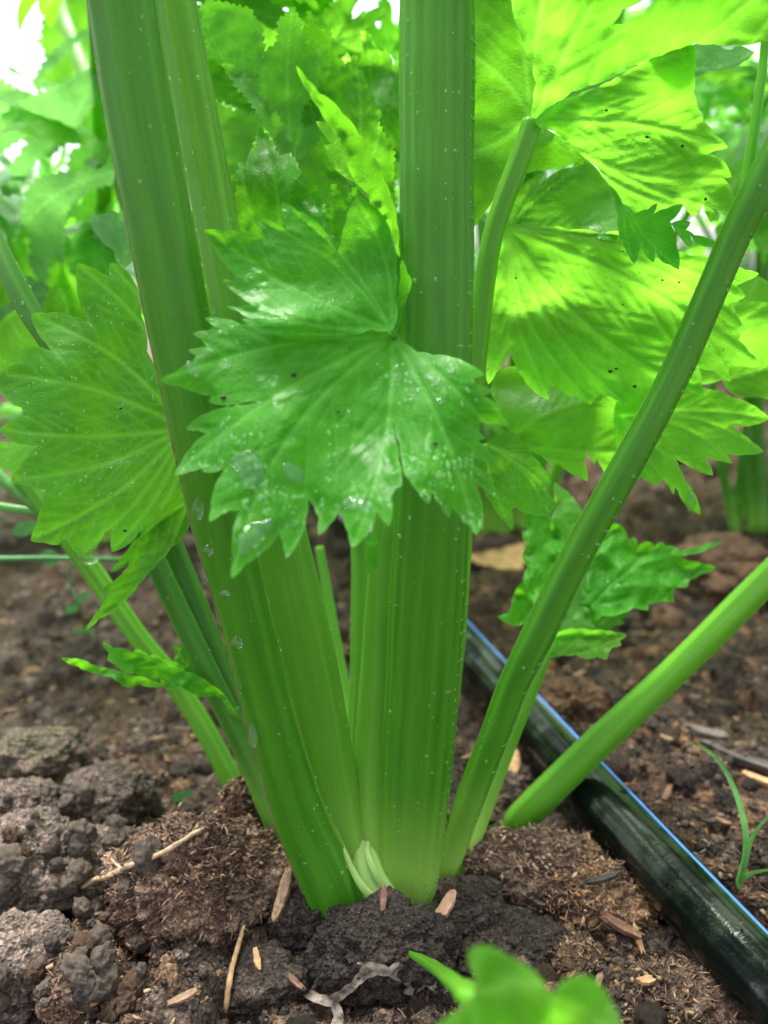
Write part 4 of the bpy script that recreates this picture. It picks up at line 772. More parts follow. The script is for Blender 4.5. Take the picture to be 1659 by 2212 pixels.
# ================================================================== prominent clods and fibre lumps
def gp(u, v, dz=0): p = onground(u, v); return p + np.array([0, 0, dz])
GREY = (.20, .165, .145); GREYD = (.10, .08, .068); BRN = (.38, .27, .20); TAN = (.38, .24, .14); DRK = (.06, .048, .042)
clod('fibre_lump', gp(440, 1990, .015) , (.027, .016, .021), BRN, 3, 'large ragged brown peat lump left of the celery base', 'peat lump', 6, .34, .16, col2=(.10, .062, .042), sharp=.25)
clod('fibre_lump', gp(545, 1850, .016), (.011, .009, .017), (.24, .14, .095), 5, 'dark red-brown upper corner of peat, piled beside the stalks', 'peat lump', 5, .3, .18, col2=(.07, .045, .03), sharp=.25)
clod('fibre_lump', gp(345, 1880, .006), (.020, .012, .008), (.30, .21, .14), 7, 'pale straw-coloured peat lump under the long dry root', 'peat lump', 5, .4, .16, col2=(.14, .09, .06), sharp=.2)
clod('fibre_lump', gp(1255, 1950, .004), (.019, .015, .011), TAN, 9, 'orange-brown fibrous coir lump between celery and hose', 'coir lump', 6, .4, .22, col2=(.10, .06, .04), sharp=.2)
clod('fibre_lump', gp(1120, 1870, .002), (.020, .012, .009), (.13, .09, .065), 10, 'dark brown fibrous lump right beside the slim slanting stalk', 'peat lump', 5, .4, .16, col2=DRK, sharp=.2)
clod('fibre_lump', gp(1235, 2075, .000), (.008, .007, .007), (.22, .15, .085), 11, 'small yellow-brown fibre tuft below the coir lump', 'coir lump', 4, .4, .25, col2=(.10, .07, .045))
clod('fibre_lump', gp(1470, 2190, .002), (.017, .012, .009), (.17, .12, .09), 12, 'brown fibre lump at the bottom edge beside the hose', 'peat lump', 5, .4, .2, col2=(.07, .05, .04))
clod('fibre_lump', gp(180, 2150, .002), (.008, .010, .010), (.27, .19, .12), 13, 'tan fibre tuft between grey clods bottom left', 'coir lump', 5, .4, .2, col2=(.12, .085, .06))
clod('fibre_lump', gp(205, 2040, .003), (.007, .006, .006), (.24, .16, .08), 14, 'small golden-brown tuft above the tan fibre tuft', 'coir lump', 4, .4, .22, col2=(.12, .085, .05))
clod('soil_clod', gp(60, 1935, .010), (.021, .017, .017), GREY, 20, 'big dry grey clod at the left edge', 'clod', 6, .3, .04, col2=(.14, .115, .10), sharp=.12)
clod('soil_clod', gp(165, 1925, .008), (.013, .012, .014), GREY, 21, 'dry grey clod touching the big one, left of the peat lump', 'clod', 5, .3, .04, col2=(.13, .11, .095), sharp=.12)
clod('soil_clod', gp(40, 2130, .006), (.017, .013, .013), GREY, 22, 'rounded grey clod in the bottom left corner', 'clod', 5, .3, .04, col2=(.14, .115, .10), sharp=.1)
clod('soil_clod', gp(118, 2110, .004), (.008, .007, .008), GREY, 23, 'small grey clod to the right of the corner clod', 'clod', 5, .28, .03, col2=(.13, .11, .095))
clod('soil_clod', gp(92, 2170, .003), (.0052, .0045, .005), GREYD, 24, 'egg-sized smooth grey crumb under the small grey clod', 'clod', 4, .15, .02)
clod('soil_clod', gp(60, 1790, .006), (.020, .013, .011), (.16, .13, .115), 25, 'grey-brown clod behind the big dry one', 'clod', 5, .3, .04, sharp=.15)
clod('soil_clod', gp(230, 1760, .006), (.017, .012, .011), (.15, .12, .105), 26, 'pinkish grey clod behind the straw-coloured lump', 'clod', 5, .32, .04, sharp=.15)
clod('soil_clod', gp(90, 1650, .006), (.017, .012, .009), (.13, .105, .09), 27, 'mossy grey clod further back on the left', 'clod', 5, .32, .03, sharp=.15, col2=(.12, .12, .07))
clod('soil_clod', gp(820, 2080, .006), (.018, .013, .012), DRK, 30, 'dark moist clod in front of the celery base', 'clod', 6, .3, .06, col2=(.035, .03, .027), sharp=.2)
clod('soil_clod', gp(920, 2040, .002), (.012, .010, .009), (.07, .056, .048), 31, 'dark moist clod right of the one in front of the base', 'clod', 5, .3, .06, sharp=.2)
clod('soil_clod', gp(660, 2010, .003), (.010, .008, .009), (.065, .052, .045), 32, 'dark crumb lump touching the foot of the left stalk', 'clod', 5, .3, .06, sharp=.2)
clod('soil_clod', gp(1010, 1975, .002), (.012, .009, .009), (.075, .06, .05), 33, 'dark clod under the pinkish wood chip', 'clod', 5, .3, .08, sharp=.2)
clod('soil_clod', gp(800, 2010, -.001), (.007, .005, .005), DRK, 36, 'moist crumb lump wedged against the celery crown', 'clod', 5, .3, .06, sharp=.2)
clod('soil_clod', gp(1100, 2060, .002), (.015, .011, .009), (.07, .055, .047), 34, 'dark loose lump above the blurred leaf', 'clod', 5, .35, .08, sharp=.2)
clod('soil_clod', gp(560, 2140, .001), (.014, .010, .008), (.085, .07, .06), 35, 'grey-brown lump beside the upright straw', 'clod', 5, .35, .06, sharp=.2)
clod('soil_clod', gp(1560, 1250, .004), (.035, .03, .022), (.10, .065, .045), 37, 'brown soil lump on the bank beyond the right stalk', 'clod', 5, .35, .1, sharp=.2, col2=(.17, .10, .06))
clod('soil_clod', gp(1230, 1520, .0), (.016, .014, .012), (.19, .115, .07), 38, 'warm brown crumbly lump behind the slim stalk', 'clod', 5, .38, .16, sharp=.2, col2=(.09, .055, .035))
clod('soil_clod', gp(1110, 1215, .0), (.03, .02, .02), (.09, .06, .045), 39, 'brown lump behind the dead leaf', 'clod', 5, .35, .1, sharp=.2)

# medium clods: look-alikes, individually placed, sharing six meshes
meds = []
for k in range(6):
    V, F = ICO[4]; n = fbm(V, 1.5, 3, 50 + k) * .45 + fbm(V, 5, 3, 60 + k) * .3 + .14 * fbm(V, 12, 2, 70 + k); V2 = V * (1 + n)[:, None] * [1, .85, .75]
    cc = [(.26, .22, .19), (.17, .14, .12), (.065, .052, .044), (.19, .125, .08), (.12, .08, .055), (.08, .06, .05)][k]
    t = np.clip(.5 + fbm(V, 4, 3, 80 + k), 0, 1)[:, None]
    meds.append(mesh_from('soil_clod', V2, F, M_SOIL, attrs={'col': np.array(cc) * (.6 + .7 * t)}))
cnt = 0
while cnt < 150:
    y = .15 + .75 * rnd.random() ** 1.5; x = rnd.uniform(-1, 1) * (.02 + .56 * y)
    if abs(hose_dist(x, y)) < .02 or math.hypot(x + .003, y - .214) < .036: continue
    left = hose_dist(x, y) < 0 and x < 0
    s_ = rnd.uniform(.0028, .0062) * (.7 + 1.3 * y); ki = rnd.choice([0, 1, 1, 2, 3]) if left else rnd.choice([1, 2, 3, 4, 4, 5, 5])
    o = bpy.data.objects.new('soil_clod', meds[ki]); COL.objects.link(o)
    o.location = (x, y, gz(x, y) + s_ * .25); o.scale = (s_, s_, s_); o.rotation_euler = (rnd.uniform(0, 6), rnd.uniform(0, 6), rnd.uniform(0, 6))
    hue = ['pale grey-brown', 'mid grey-brown', 'dark moist', 'reddish tan', 'brown', 'dark brown'][ki]
    where = 'beyond the hose' if hose_dist(x, y) > 0 else ('on the near side of the hose' if x > 0 else ('in the foreground left of the celery' if y < .24 else 'on the bed behind and left of the celery'))
    tag(o, '%s %s soil clod lying loose %s' % ('little' if s_ / (.7 + 1.3 * y) < .0045 else 'larger', hue, where), 'clod', 'small loose soil clods'); cnt += 1

# crumbs: nobody could count them
def scatter(name, n, region, size, label, shape, m, col):
    VV, FF, CC = [], [], []; off = 0
    for _ in range(n):
        x, y = region()
        if abs(hose_dist(x, y)) < .0115 and rnd.random() < .97: continue
        V, F = shape(); s_ = size() * (.6 + 1.6 * y)
        E = np.array(Euler((rnd.uniform(0, 6.3), rnd.uniform(0, 6.3), rnd.uniform(0, 6.3))).to_matrix())
        W = (V * s_) @ E.T; W = W + np.array([x, y, gz(x, y) + s_ * .25])
        VV.append(W); FF.append(F + off); off += len(V); c = np.array(col()); CC.append(np.repeat(c[None], len(V), 0))
    o = put(name, np.vstack(VV), np.vstack(FF), m, origin=np.zeros(3), attrs={'col': np.vstack(CC)}, smooth=True); return tag(o, label, name.replace('_', ' '), kind='stuff')
def crumb():
    V, F = ICO[2] if rnd.random() < .35 else ICO[1]; return V * (1 + .35 * fbm(V + rnd.random() * 50, 1.7, 2, 4))[:, None] * np.array([1, rnd.uniform(.6, 1), rnd.uniform(.5, .9)]), F
def reg():
    y = .15 + .7 * rnd.random() ** 2.0; return rnd.uniform(-1, 1) * (.03 + .56 * y), y
pal2 = [(.18, .145, .125), (.11, .088, .075), (.06, .047, .04), (.05, .04, .034), (.24, .155, .10), (.13, .085, .06)]
scatter('soil_crumbs', 9000, reg, lambda: rnd.choice([.0006, .0009, .0009, .0014, .0022]), 'fine loose crumbs of soil all over the bed', crumb, M_SOIL, lambda: rnd.choice(pal2))
# fibres and flakes, dense on the peat lumps
FV, FFc, FC = [], [], []; offs = 0
dg_ = bpy.context.evaluated_depsgraph_get()
def fibre(p, L, wd_, col, up=.4, flake=False):
    global offs
    d = np.array([rnd.gauss(0, 1), rnd.gauss(0, 1), rnd.gauss(0, up)]); d /= np.linalg.norm(d); s = np.cross(d, [rnd.gauss(0, 1), rnd.gauss(0, 1), 1]); s /= np.linalg.norm(s); t = np.cross(d, s)
    b = rnd.uniform(-.3, .3) * L
    pts = [p - d * L / 2, p + t * b * .5, p + d * L / 2]
    ww = [wd_ * (.8 if flake else .5), wd_, wd_ * (.6 if flake else .25)]; th = wd_ * (.25 if flake else .7)
    V = []
    for q, w_ in zip(pts, ww): V += [q + s * w_ + t * th * .5, q - s * w_ + t * th * .5, q - t * th]
    F = [[0, 1, 4], [0, 4, 3], [1, 2, 5], [1, 5, 4], [2, 0, 3], [2, 3, 5], [3, 4, 7], [3, 7, 6], [4, 5, 8], [4, 8, 7], [5, 3, 6], [5, 6, 8], [0, 2, 1], [6, 7, 8]]
    FV.append(np.array(V)); FFc.append(np.array(F) + offs); offs += 9; FC.append(np.repeat(np.array(col)[None], 9, 0))
fcols = [(.40, .25, .14), (.30, .17, .09), (.22, .13, .08), (.45, .32, .20), (.15, .09, .06), (.36, .18, .09), (.10, .07, .05)]
for o in [o for o in bpy.data.objects if o.name.startswith('fibre_lump')]:
    me = o.data; nv = len(me.vertices); co = np.empty(nv * 3, np.float32); me.vertices.foreach_get('co', co); co = co.reshape(-1, 3) + ORG[o]
    no = np.empty(nv * 3, np.float32); me.vertices.foreach_get('normal', no); no = no.reshape(-1, 3)
    lum = 1.1 if 'orange' in o['label'] else .95; ext = co.max(0) - co.min(0); cnt = int(950 * min(3.2, (ext[0] * ext[2]) / .0006))
    for i in rng.integers(0, nv, cnt):
        if no[i][1] > .6: continue
        fl_ = rnd.random() < .45
        c = rnd.choice(fcols if lum == 1 else [fcols[k] for k in (0, 2, 2, 4, 4, 6, 1, 3)]); fibre(co[i] + no[i] * .0003, rnd.uniform(.0012, .004) * (.8 if fl_ else 1.4), rnd.uniform(.0003, .0009) if fl_ else rnd.uniform(.00008, .0002), tuple(np.array(c) * lum * rnd.uniform(.6, 1.2)), .8, fl_)
for _ in range(9000):
    y = .15 + .8 * rnd.random() ** 1.7; x = rnd.uniform(-1, 1) * (.03 + .58 * y); hdv = hose_dist(x, y)
    if abs(hdv) < .0115 and rnd.random() < .985: continue
    if hdv < -.0115 and x < -.03 and rnd.random() < .55: continue
    fl_ = rnd.random() < .62; sc_ = (.6 + 1.5 * y)
    z = gz(x, y) + .0006; 
    if abs(hdv) < .0115: z = .0196
    fibre(np.array([x, y, z]), sc_ * (rnd.uniform(.001, .004) if fl_ else rnd.uniform(.003, .012)), sc_ * (rnd.uniform(.0003, .0011) if fl_ else rnd.uniform(.00006, .00018)), tuple(np.array(rnd.choice(fcols)) * rnd.uniform(.35, .95)), .25, fl_)
def fibre_material():
    m, nt = mat('peat_fibres'); at = N(nt, 'Attribute', attribute_name='col'); p = N(nt, 'BsdfPrincipled', i_Roughness=0.7); nt.links.new(at.outputs['Color'], p.inputs['Base Color'])
    o = N(nt, 'OutputMaterial'); nt.links.new(p.outputs[0], o.inputs[0]); return m
fo = put('peat_fibres', np.vstack(FV), np.vstack(FFc), fibre_material(), origin=np.zeros(3), smooth=False, attrs={'col': np.vstack(FC)}); tag(fo, 'loose peat fibres and bark flakes strewn over the bed', 'peat fibres', kind='stuff')

# ================================================================== sticks, chips, straws
bpy.context.view_layer.update(); DG = bpy.context.evaluated_depsgraph_get()
def hit(u, v, lift=0.0):
    r = FA + XA * ((u - 829.5) / FP) - UA * ((v - 1106) / FP); ln = np.linalg.norm(r)
    ok, loc, nn, idx, ob, mt = sc.ray_cast(DG, Vector(CAMV), Vector(r / ln))
    if not ok or ob.name.split('.')[0] in ('leaf', 'stalk', 'leaf_stem'): return onground(u, v)
    return np.array(loc) - r / ln * lift
def gp(u, v, dz=0): return hit(u, v, min(dz, .0012)) + np.array([0, 0, min(dz, .0012)])
def stick(name, pts, rad, m, label, cat, n=9, jit=.00008, flat=1.0, taper=.6, group=None):
    c = cr(np.array(pts), 26); r_ = rad * (1 - (1 - taper) * np.linspace(0, 1, 26)) * (1 + .04 * np.sin(np.arange(26) * 1.1)); r_ = r_ * np.clip(np.minimum(np.arange(26), 25 - np.arange(26)) / 3 + .35, 0, 1); V, F = tube(c, r_, n, True, flat, jit)
    return tag(put(name, V, F, m), label, cat, group)
stick('dry_root', [gp(175, 1925, .002), gp(205, 1908, .002), gp(235, 1900, .002), gp(265, 1885, .002), gp(300, 1870, .002), gp(350, 1850, .002), gp(400, 1820, .002), gp(440, 1795, .002)], .0011, M_STRAW, 'long pale dry root lying across the peat lump', 'root', jit=.0001)
stick('dry_root', [gp(265, 1885, .002), gp(250, 1872, .002), gp(240, 1860, .002)], .0005, M_STRAW, 'short dry rootlet pointing up off the long pale root', 'root', jit=.0001)
stick('straw', [gp(488, 2195, .002), gp(497, 2120, .002), gp(512, 2060, .002), gp(528, 2005, .002)], .0009, simple('ochre_straw', (.34, .21, .10), .5, .3), 'upright brown straw in front of the peat lump', 'straw', taper=.7, flat=.5)
def chip(u, v, L, wd_, th, ang, m, label, tilt=0., dz=.001, cat='wood chip', seed=0):
    p = gp(u, v, dz); V, F = [], []
    n = 9; prof = [(-1, -.8), (-.2, -1), (.7, -.9), (1, .1), (.8, .9), (-.3, 1), (-1, .7)]
    rr_ = random.Random(seed)
    for t in np.linspace(-1, 1, n):
        w2 = wd_ * (1 - .35 * abs(t) ** 3) * rr_.uniform(.85, 1.1)
        for a_, b_ in prof: V.append([t * L + rr_.uniform(-.08, .08) * L * (3.2 if abs(t) > .99 else .6), a_ * w2, b_ * th + .15 * L * t * t * .4])
    k = len(prof)
    for i in range(n - 1):
        for j in range(k): F.append([i * k + j, i * k + (j + 1) % k, (i + 1) * k + (j + 1) % k, (i + 1) * k + j])
    F += [list(range(k))[::-1], [(n - 1) * k + j for j in range(k)]]
    E = np.array((Matrix.Rotation(ang, 3, 'Z') @ Matrix.Rotation(tilt, 3, 'Y')))
    W = np.array(V) @ E.T + p
    return tag(put('wood_chip', W, F, m, origin=p, smooth=False), label, cat)
M_CHIPO = simple('orange_wood_chip', (.5, .28, .13), .6, .35, 500, .8, .001)
chip(1108, 1668, .0085, .0022, .0012, R(72), M_CHIPO, 'long orange splinter standing between slim stalk and low stalk', -.5, .006, seed=1)
chip(962, 1965, .0045, .0019, .0011, R(55), simple('pinkish_chip', (.5, .27, .17), .5, .3), 'pinkish chip in front of the slanting stalk foot', -.3, .007, seed=2)
chip(228, 2150, .0048, .0011, .0007, R(52), M_CHIPO, 'narrow tan splinter at the bottom left', -.15, .004, seed=3)
chip(1345, 2010, .0062, .0016, .0009, R(-28), M_CHIPR, 'glossy red-brown bark chip on the coir lump', .25, .009, cat='bark chip', seed=4)
chip(1378, 2035, .0038, .0009, .0008, R(-80), M_CHIPO, 'small orange splinter at the right end of the bark chip', .6, .008, seed=5)
chip(1395, 2125, .0022, .0013, .0007, R(10), M_CHIPO, 'stubby orange chip below the coir lump', 0, .003, seed=6)
chip(612, 1935, .0068, .0017, .0015, R(70), simple('fibrous_stub', (.30, .19, .11), .8, .5, 700, .9), 'fibrous brown stub leaning by the left stalk foot', -.75, .006, cat='root stub', seed=7)
chip(556, 2080, .0028, .0010, .0008, R(-70), M_CHIPO, 'tiny orange chip right of the upright straw', .4, .004, seed=8)
chip(1300, 1905, .0060, .0012, .0008, R(25), M_DARKW, 'grey splintered twig end on top of the coir lump', .1, .013, cat='twig', seed=9)
chip(1620, 1650, .018, .0030, .0020, R(-42), M_DARKW, 'dark rotten stick half buried beyond the hose', 0, .003, cat='stick', seed=10)
chip(1640, 1690, .0060, .0018, .0012, R(-40), M_CHIPO, 'orange broken wood at the end of the dark stick', 0, .006, seed=11)
chip(1530, 1590, .0075, .0030, .0018, R(-15), simple('grey_bark', (.13, .10, .085), .7, .4), 'grey bark piece beyond the hose', .1, .004, cat='bark chip', seed=12)
chip(1440, 1720, .0060, .0012, .0008, R(60), M_CHIPR, 'reddish flake beside the blue stripe', .1, .003, cat='bark chip', seed=13)
chip(828, 1950, .0032, .0010, .0008, R(85), M_CHIPR, 'little reddish bud scale at the celery crown', -.8, .006, cat='bud scale', seed=14)
chip(660, 1830, .0001, .0001, .0001, 0, M_DARKW, 'tiny dark crumb', 0, 0) if False else None
for k, (u, v, a) in enumerate([(1470, 1905, 70), (1560, 1780, -20), (1620, 1480, 30), (1500, 1510, -35), (1360, 1480, 50), (1010, 1640, 40), (1040, 1760, -30), (1250, 1460, 20), (1590, 1560, 80), (290, 1520, 20), (60, 1490, -10), (340, 1600, 35), (130, 1330, 10), (1440, 1600, -50), (1530, 2080 - 300, 15), (400, 2160, 20), (640, 2130, -40), (1290, 2190 - 60, 60), (1160, 1955, -20), (20, 1540, 10)]):
    if abs(hose_dist(*gp(u, v)[:2])) < .014: continue
    c = chip(u, v, rnd.uniform(.002, .0042), rnd.uniform(.0006, .0013), .0006, R(a), [M_CHIPR, M_CHIP, M_DARKW, M_CHIP][k % 4], 'small wood chip lying loose on the soil', rnd.uniform(-.3, .3), .0015, seed=30 + k); c['group'] = 'small wood chips scattered on the bed'; c['label'] = 'small %s chip lying loose on the soil %s' % (['reddish bark', 'tan wood', 'blackened wood', 'brown wood'][k % 4], 'left of the celery' if u < 600 else 'beyond the hose' if hose_dist(*gp(u, v)[:2]) > 0 else 'between celery and hose')
for k in range(75):
    u, v = rnd.uniform(-20, 330), rnd.uniform(1700, 2200)
    p = hit(u, v); s_ = rnd.choice([.0016, .0022, .003, .0042]) * rnd.uniform(.8, 1.2); ki = rnd.choice([0, 0, 1, 3])
    o = bpy.data.objects.new('soil_clod', meds[ki]); COL.objects.link(o); o.location = p + np.array([0, 0, s_ * .3]); o.scale = (s_, s_, s_); o.rotation_euler = (rnd.uniform(0, 6), rnd.uniform(0, 6), rnd.uniform(0, 6))
    tag(o, '%s %s crumb lying loose among the grey clods in the lower left corner' % ('tiny' if s_ < .0026 else 'small', ['pale grey-brown', 'mid grey-brown', '', 'reddish tan'][ki]), 'clod', 'small loose soil clods')
# dead leaf behind
dl = tleaf(None, [(1005,1200),(1040,1195),(1080,1186),(1110,1178),(1134,1172),(1132,1200),(1128,1228),(1100,1230),(1060,1222),(1020,1212)], (1005,1205), [(1130,1180),(1120,1225)], Gd(1080, 1225, .02), gy=-.0003, mat=M_DEAD, h=5, seed=140, ripple=.01, curl=-.004, name='dead_leaf')
tag(dl, 'curled tan dead leaf on the soil right of the central stalk', 'dead leaf')
# shrivelled membrane
mb1 = [(632,2118),(645,2122),(665,2135),(690,2148),(712,2152),(735,2140),(760,2122),(775,2100),(783,2085),(770,2080),(790,2078),(820,2082),(840,2090),(858,2078),(872,2085),(868,2092),(880,2098),(900,2085),(905,2072),(912,2090),(925,2085),(940,2100),(955,2118),(968,2140),(950,2150),(935,2140),(920,2130),(905,2142),(885,2150),(870,2145),(882,2132),(868,2120),(850,2116),(840,2108),(815,2106),(795,2112),(775,2128),(750,2150),(730,2165),(742,2190),(735,2230),(712,2230),(722,2195),(715,2175),(690,2168),(665,2158),(645,2138)]
def drape(u, v):
    gu, gv = np.meshgrid(np.arange(600, 1000, 12), np.arange(2050, 2260, 12)); q = np.c_[gu.ravel(), gv.ravel()]
    dd_ = np.array([(hit(a, b) - CAMV) @ FA for a, b in q]); w_ = np.exp(-((u[:, None] - q[:, 0]) ** 2 + (v[:, None] - q[:, 1]) ** 2) / (2 * 22. ** 2))
    return (w_ * dd_).sum(1) / w_.sum(1) - .0022
sk = tleaf(None, mb1, (730,2150), [(640,2122),(870,2090),(960,2135)], 0, bend=drape, mat=M_PLAST, h=4, seed=141, ripple=.003, curl=-.0015, fine=1.2, name='shrivelled_leaf_skin'); tag(sk, 'shrivelled papery leaf skin at the bottom left of the blurred leaf', 'dried leaf')

# ================================================================== seedlings
def roundleaf(parent, u, v, d, a, b, ang, m, seed=0):
    ol = [(u + a * math.cos(t) * math.cos(ang) - b * math.sin(t) * math.sin(ang), v + a * math.cos(t) * math.sin(ang) + b * math.sin(t) * math.cos(ang)) for t in np.linspace(0, 6.2, 18)]
    return tleaf(parent, ol, ol[0], [ol[9]], d, mat=m, h=3.5, seed=seed, ripple=.001, gx=.0001)
wd1 = empty('weed_seedling', onground(185, 1365), 'spindly weed with small round leaves behind the left leaf', 'weed')
def stemline(name, pts, m, parent, n=10):
    a = cr(np.array([list(P(u, v, d)) + [w_ * d / FP / 2] for u, v, d, w_ in pts], float), 24); V, F = tube(a[:, :3], a[:, 3], n); return put(name, V, F, m, parent)
stemline('stem', [(148, 1225, .39, 6), (155, 1270, .392, 5), (172, 1310, .395, 5), (184, 1365, Gd(184, 1368), 5)], M_WEED, wd1)
for k, (u, v, a, b, g) in enumerate([(55, 1142, 28, 15, -.3), (108, 1205, 20, 18, .6), (155, 1315, 17, 9, -.5), (180, 1290, 18, 9, -.6), (176, 1362, 17, 6, .1), (195, 1363, 10, 6, .3)]):
    roundleaf(wd1, u, v, .39 if k > 1 else .35, a, b, g, M_WEED, 150 + k)
rn = empty('runner_stem', onground(-60, 1215), 'thin pale runner stem crossing behind the left leaf', 'stem')
stemline('stem', [(-120, 1208, .34, 12), (0, 1207, .34, 12), (120, 1206, .345, 12), (256, 1209, .35, 11), (330, 1214, .355, 9)], M_STALKL if False else M_WEED, rn)
pet = empty('leaf_petioles', onground(-60, 1300), 'two pale leaf stalks joining at a node at the left edge', 'leaf stalk')
stemline('stem', [(-90, 940, .30, 26), (0, 1030, .30, 26), (50, 1072, .301, 26), (98, 1108, .303, 24)], M_STALKL if False else M_GRASS, pet)
stemline('stem', [(-110, 1075, .305, 20), (0, 1094, .304, 19), (50, 1102, .304, 19), (98, 1110, .304, 20)], M_GRASS, pet)
ws = empty('weed_seedling', onground(395, 1732), 'tiny two-leaved seedling on the soil left of the stalks', 'seedling')
dd = Gd(395, 1725)
stemline('stem', [(393, 1740, dd, 4), (393, 1728, dd, 4), (395, 1718, dd, 4)], M_WEED, ws)
roundleaf(ws, 384, 1722, dd - .002, 14, 9, -.2, M_WEED, 160); roundleaf(ws, 406, 1714, dd - .002, 13, 8, -.1, M_WEED, 161)
gs = empty('grass_seedling', onground(1592, 1945), 'young grass seedling with an arching blade right of the hose', 'grass seedling')
gd1 = Gd(1592, 1945)
def blade(pts, w_, seed):
    a = cr(np.array(pts, float), 26); V, F = [], []
    for i, (u, v, d) in enumerate(a):
        t = i / 25; ww = w_ * (1 - t ** 2.5) + .6; j = min(i + 1, 25); k = max(i - 1, 0); du, dv = a[j][0] - a[k][0], a[j][1] - a[k][1]; L = math.hypot(du, dv); nu, nv = -dv / L, du / L
        V += [P(u - nu * ww, v - nv * ww, d), P(u, v, d + .0006), P(u + nu * ww, v + nv * ww, d)]
    for i in range(25): F += [[i * 3, i * 3 + 1, i * 3 + 4, i * 3 + 3], [i * 3 + 1, i * 3 + 2, i * 3 + 5, i * 3 + 4]]
    return put('blade', V, F, M_GRASS, gs)
blade([(1592, 1950, gd1), (1598, 1900, gd1 - .004), (1612, 1840, gd1 - .008), (1606, 1770, gd1 - .006), (1580, 1690, gd1), (1540, 1630, gd1 + .003), (1480, 1600, gd1 + .008)], 7.5, 1)
blade([(1600, 1905, gd1 - .003), (1612, 1850, gd1 - .007), (1630, 1800, gd1 - .01), (1680, 1740, gd1 - .012)], 6, 2)
blade([(1606, 1898, gd1 - .003), (1630, 1884, gd1 - .006), (1680, 1878, gd1 - .01)], 4.5, 3)
sl = empty('weed_seedling', onground(1075, 1795), 'tiny bright green sprout between slim stalk and low stalk', 'seedling')
dd = Gd(1080, 1795); roundleaf(sl, 1072, 1790, dd - .003, 14, 8, .2, M_WEED, 170); pass
tleaf(sC2, [(797,1150),(812,1158),(818,1180),(812,1205),(818,1230),(806,1222),(797,1240),(795,1222),(788,1225),(792,1205),(785,1198),(793,1180)], (805,1150), [(797,1238)], .236, mat=M_TOP, h=3.5, seed=180)

# ================================================================== water drops
def drop_mesh(pos, nrm, r, flat=.55, stretch=1.0, sub=2, down=None):
    V, F = ICO[sub]; n = np.array(nrm, float); n /= np.linalg.norm(n); t = np.array(down if down is not None else [0, 0, -1.], float); t = t - n * (t @ n)
    if np.linalg.norm(t) < 1e-3: t = np.array([1., 0, 0]) - n * n[0]
    t /= np.linalg.norm(t); s = np.cross(n, t)
    z = V[:, 2].copy(); z = np.where(z < 0, z * .15, z * flat * (1.0)); 
    tz = V[:, 0] * stretch; w_ = 1 - .22 * (stretch - 1) * -V[:, 0] * 0 - .3 * np.clip(-V[:, 0], 0, 1) * (stretch - 1)
    return pos + (t * tz[:, None] + s * (V[:, 1] * w_)[:, None] + n * z[:, None]) * r, F
def bead_stuff(name, items, label):
    VV, FF = [], []; off = 0
    for a in items:
        V, F = drop_mesh(*a); VV.append(V); FF.append(F + off); off += len(V)
    o = put(name, np.vstack(VV), np.vstack(FF), M_DEW, origin=np.zeros(3)); return tag(o, label, 'water beads', kind='stuff')
def surf_samples(o, n, w_=None, side=None):
    me = o.data; nf = len(me.polygons); c = np.empty(nf * 3, np.float32); me.polygons.foreach_get('center', c); c = c.reshape(-1, 3) + ORG[o]
    no = np.empty(nf * 3, np.float32); me.polygons.foreach_get('normal', no); no = no.reshape(-1, 3)
    ar = np.empty(nf, np.float32); me.polygons.foreach_get('area', ar); ar = ar.astype(float)
    if w_ is not None: ar = ar * w_(c, no)
    i = rng.choice(nf, n, p=ar / ar.sum()); return c[i], no[i]
def px(p):
    q = p - CAMV; d = q @ FA; return 829.5 + FP * (q @ XA) / d, 1106 - FP * (q @ UA) / d
items = []
# clusters and single beads on the big leaf, as in the photograph densest along the lower teeth
def w1(c, no):
    u, v = px(c); n = fbm(np.c_[u, v, 0 * u] / 1000, 14, 3, 8)
    lowr = np.clip((v - 850) / 250, 0.15, 1.4)
    return lowr * np.clip(n * 5 + .3, 0.02, 3) ** 2
c, no = surf_samples(l1, 620, w1)
for p, n in zip(c, no):
    n = n if n @ (CAMV - p) > 0 else -n
    items.append((p + n * .00002, n, rnd.choice([.00012, .00016, .0002, .00026, .00034, .0005]) * rnd.uniform(.8, 1.2), rnd.uniform(.35, .6), rnd.uniform(1, 1.7), 2))
bead_stuff('rain_beads', items, 'fine rain beads on the broad front leaf')
items = []
def edgew(c, no):
    v = CAMV - c; v /= np.linalg.norm(v, axis=1)[:, None]; f = (no * v).sum(1); return np.where((f > -.1) & (no[:, 0] > .2), np.exp(-((f - .15) / .3) ** 2) + .12 * (f > 0), .05 * (f > 0))
for o_, n_ in ((sC, 700), (sE, 300), (sB, 220), (sF, 120), (sA, 260), (sJ, 70)):
    c, no = surf_samples(o_, n_, edgew)
    for p, n in zip(c, no): items.append((p, n, rnd.choice([.00016, .0002, .00028, .00036, .0005]) * rnd.uniform(.8, 1.2), .85, rnd.uniform(1, 1.4), 1))
bead_stuff('dew_beads', items, 'tiny dew beads along the edges of the stalks')
items = []
for o_, n_ in ((l2, 160), (bpy.data.objects[l7.name], 60)):
    c, no = surf_samples(o_, n_)
    for p, n in zip(c, no):
        n = n if n @ (CAMV - p) > 0 else -n; items.append((p, n, rnd.choice([.0002, .0003, .0004]), .45, rnd.uniform(1, 1.6), 2))
bead_stuff('leaf_beads', items, 'scattered rain beads on the left and right leaves')
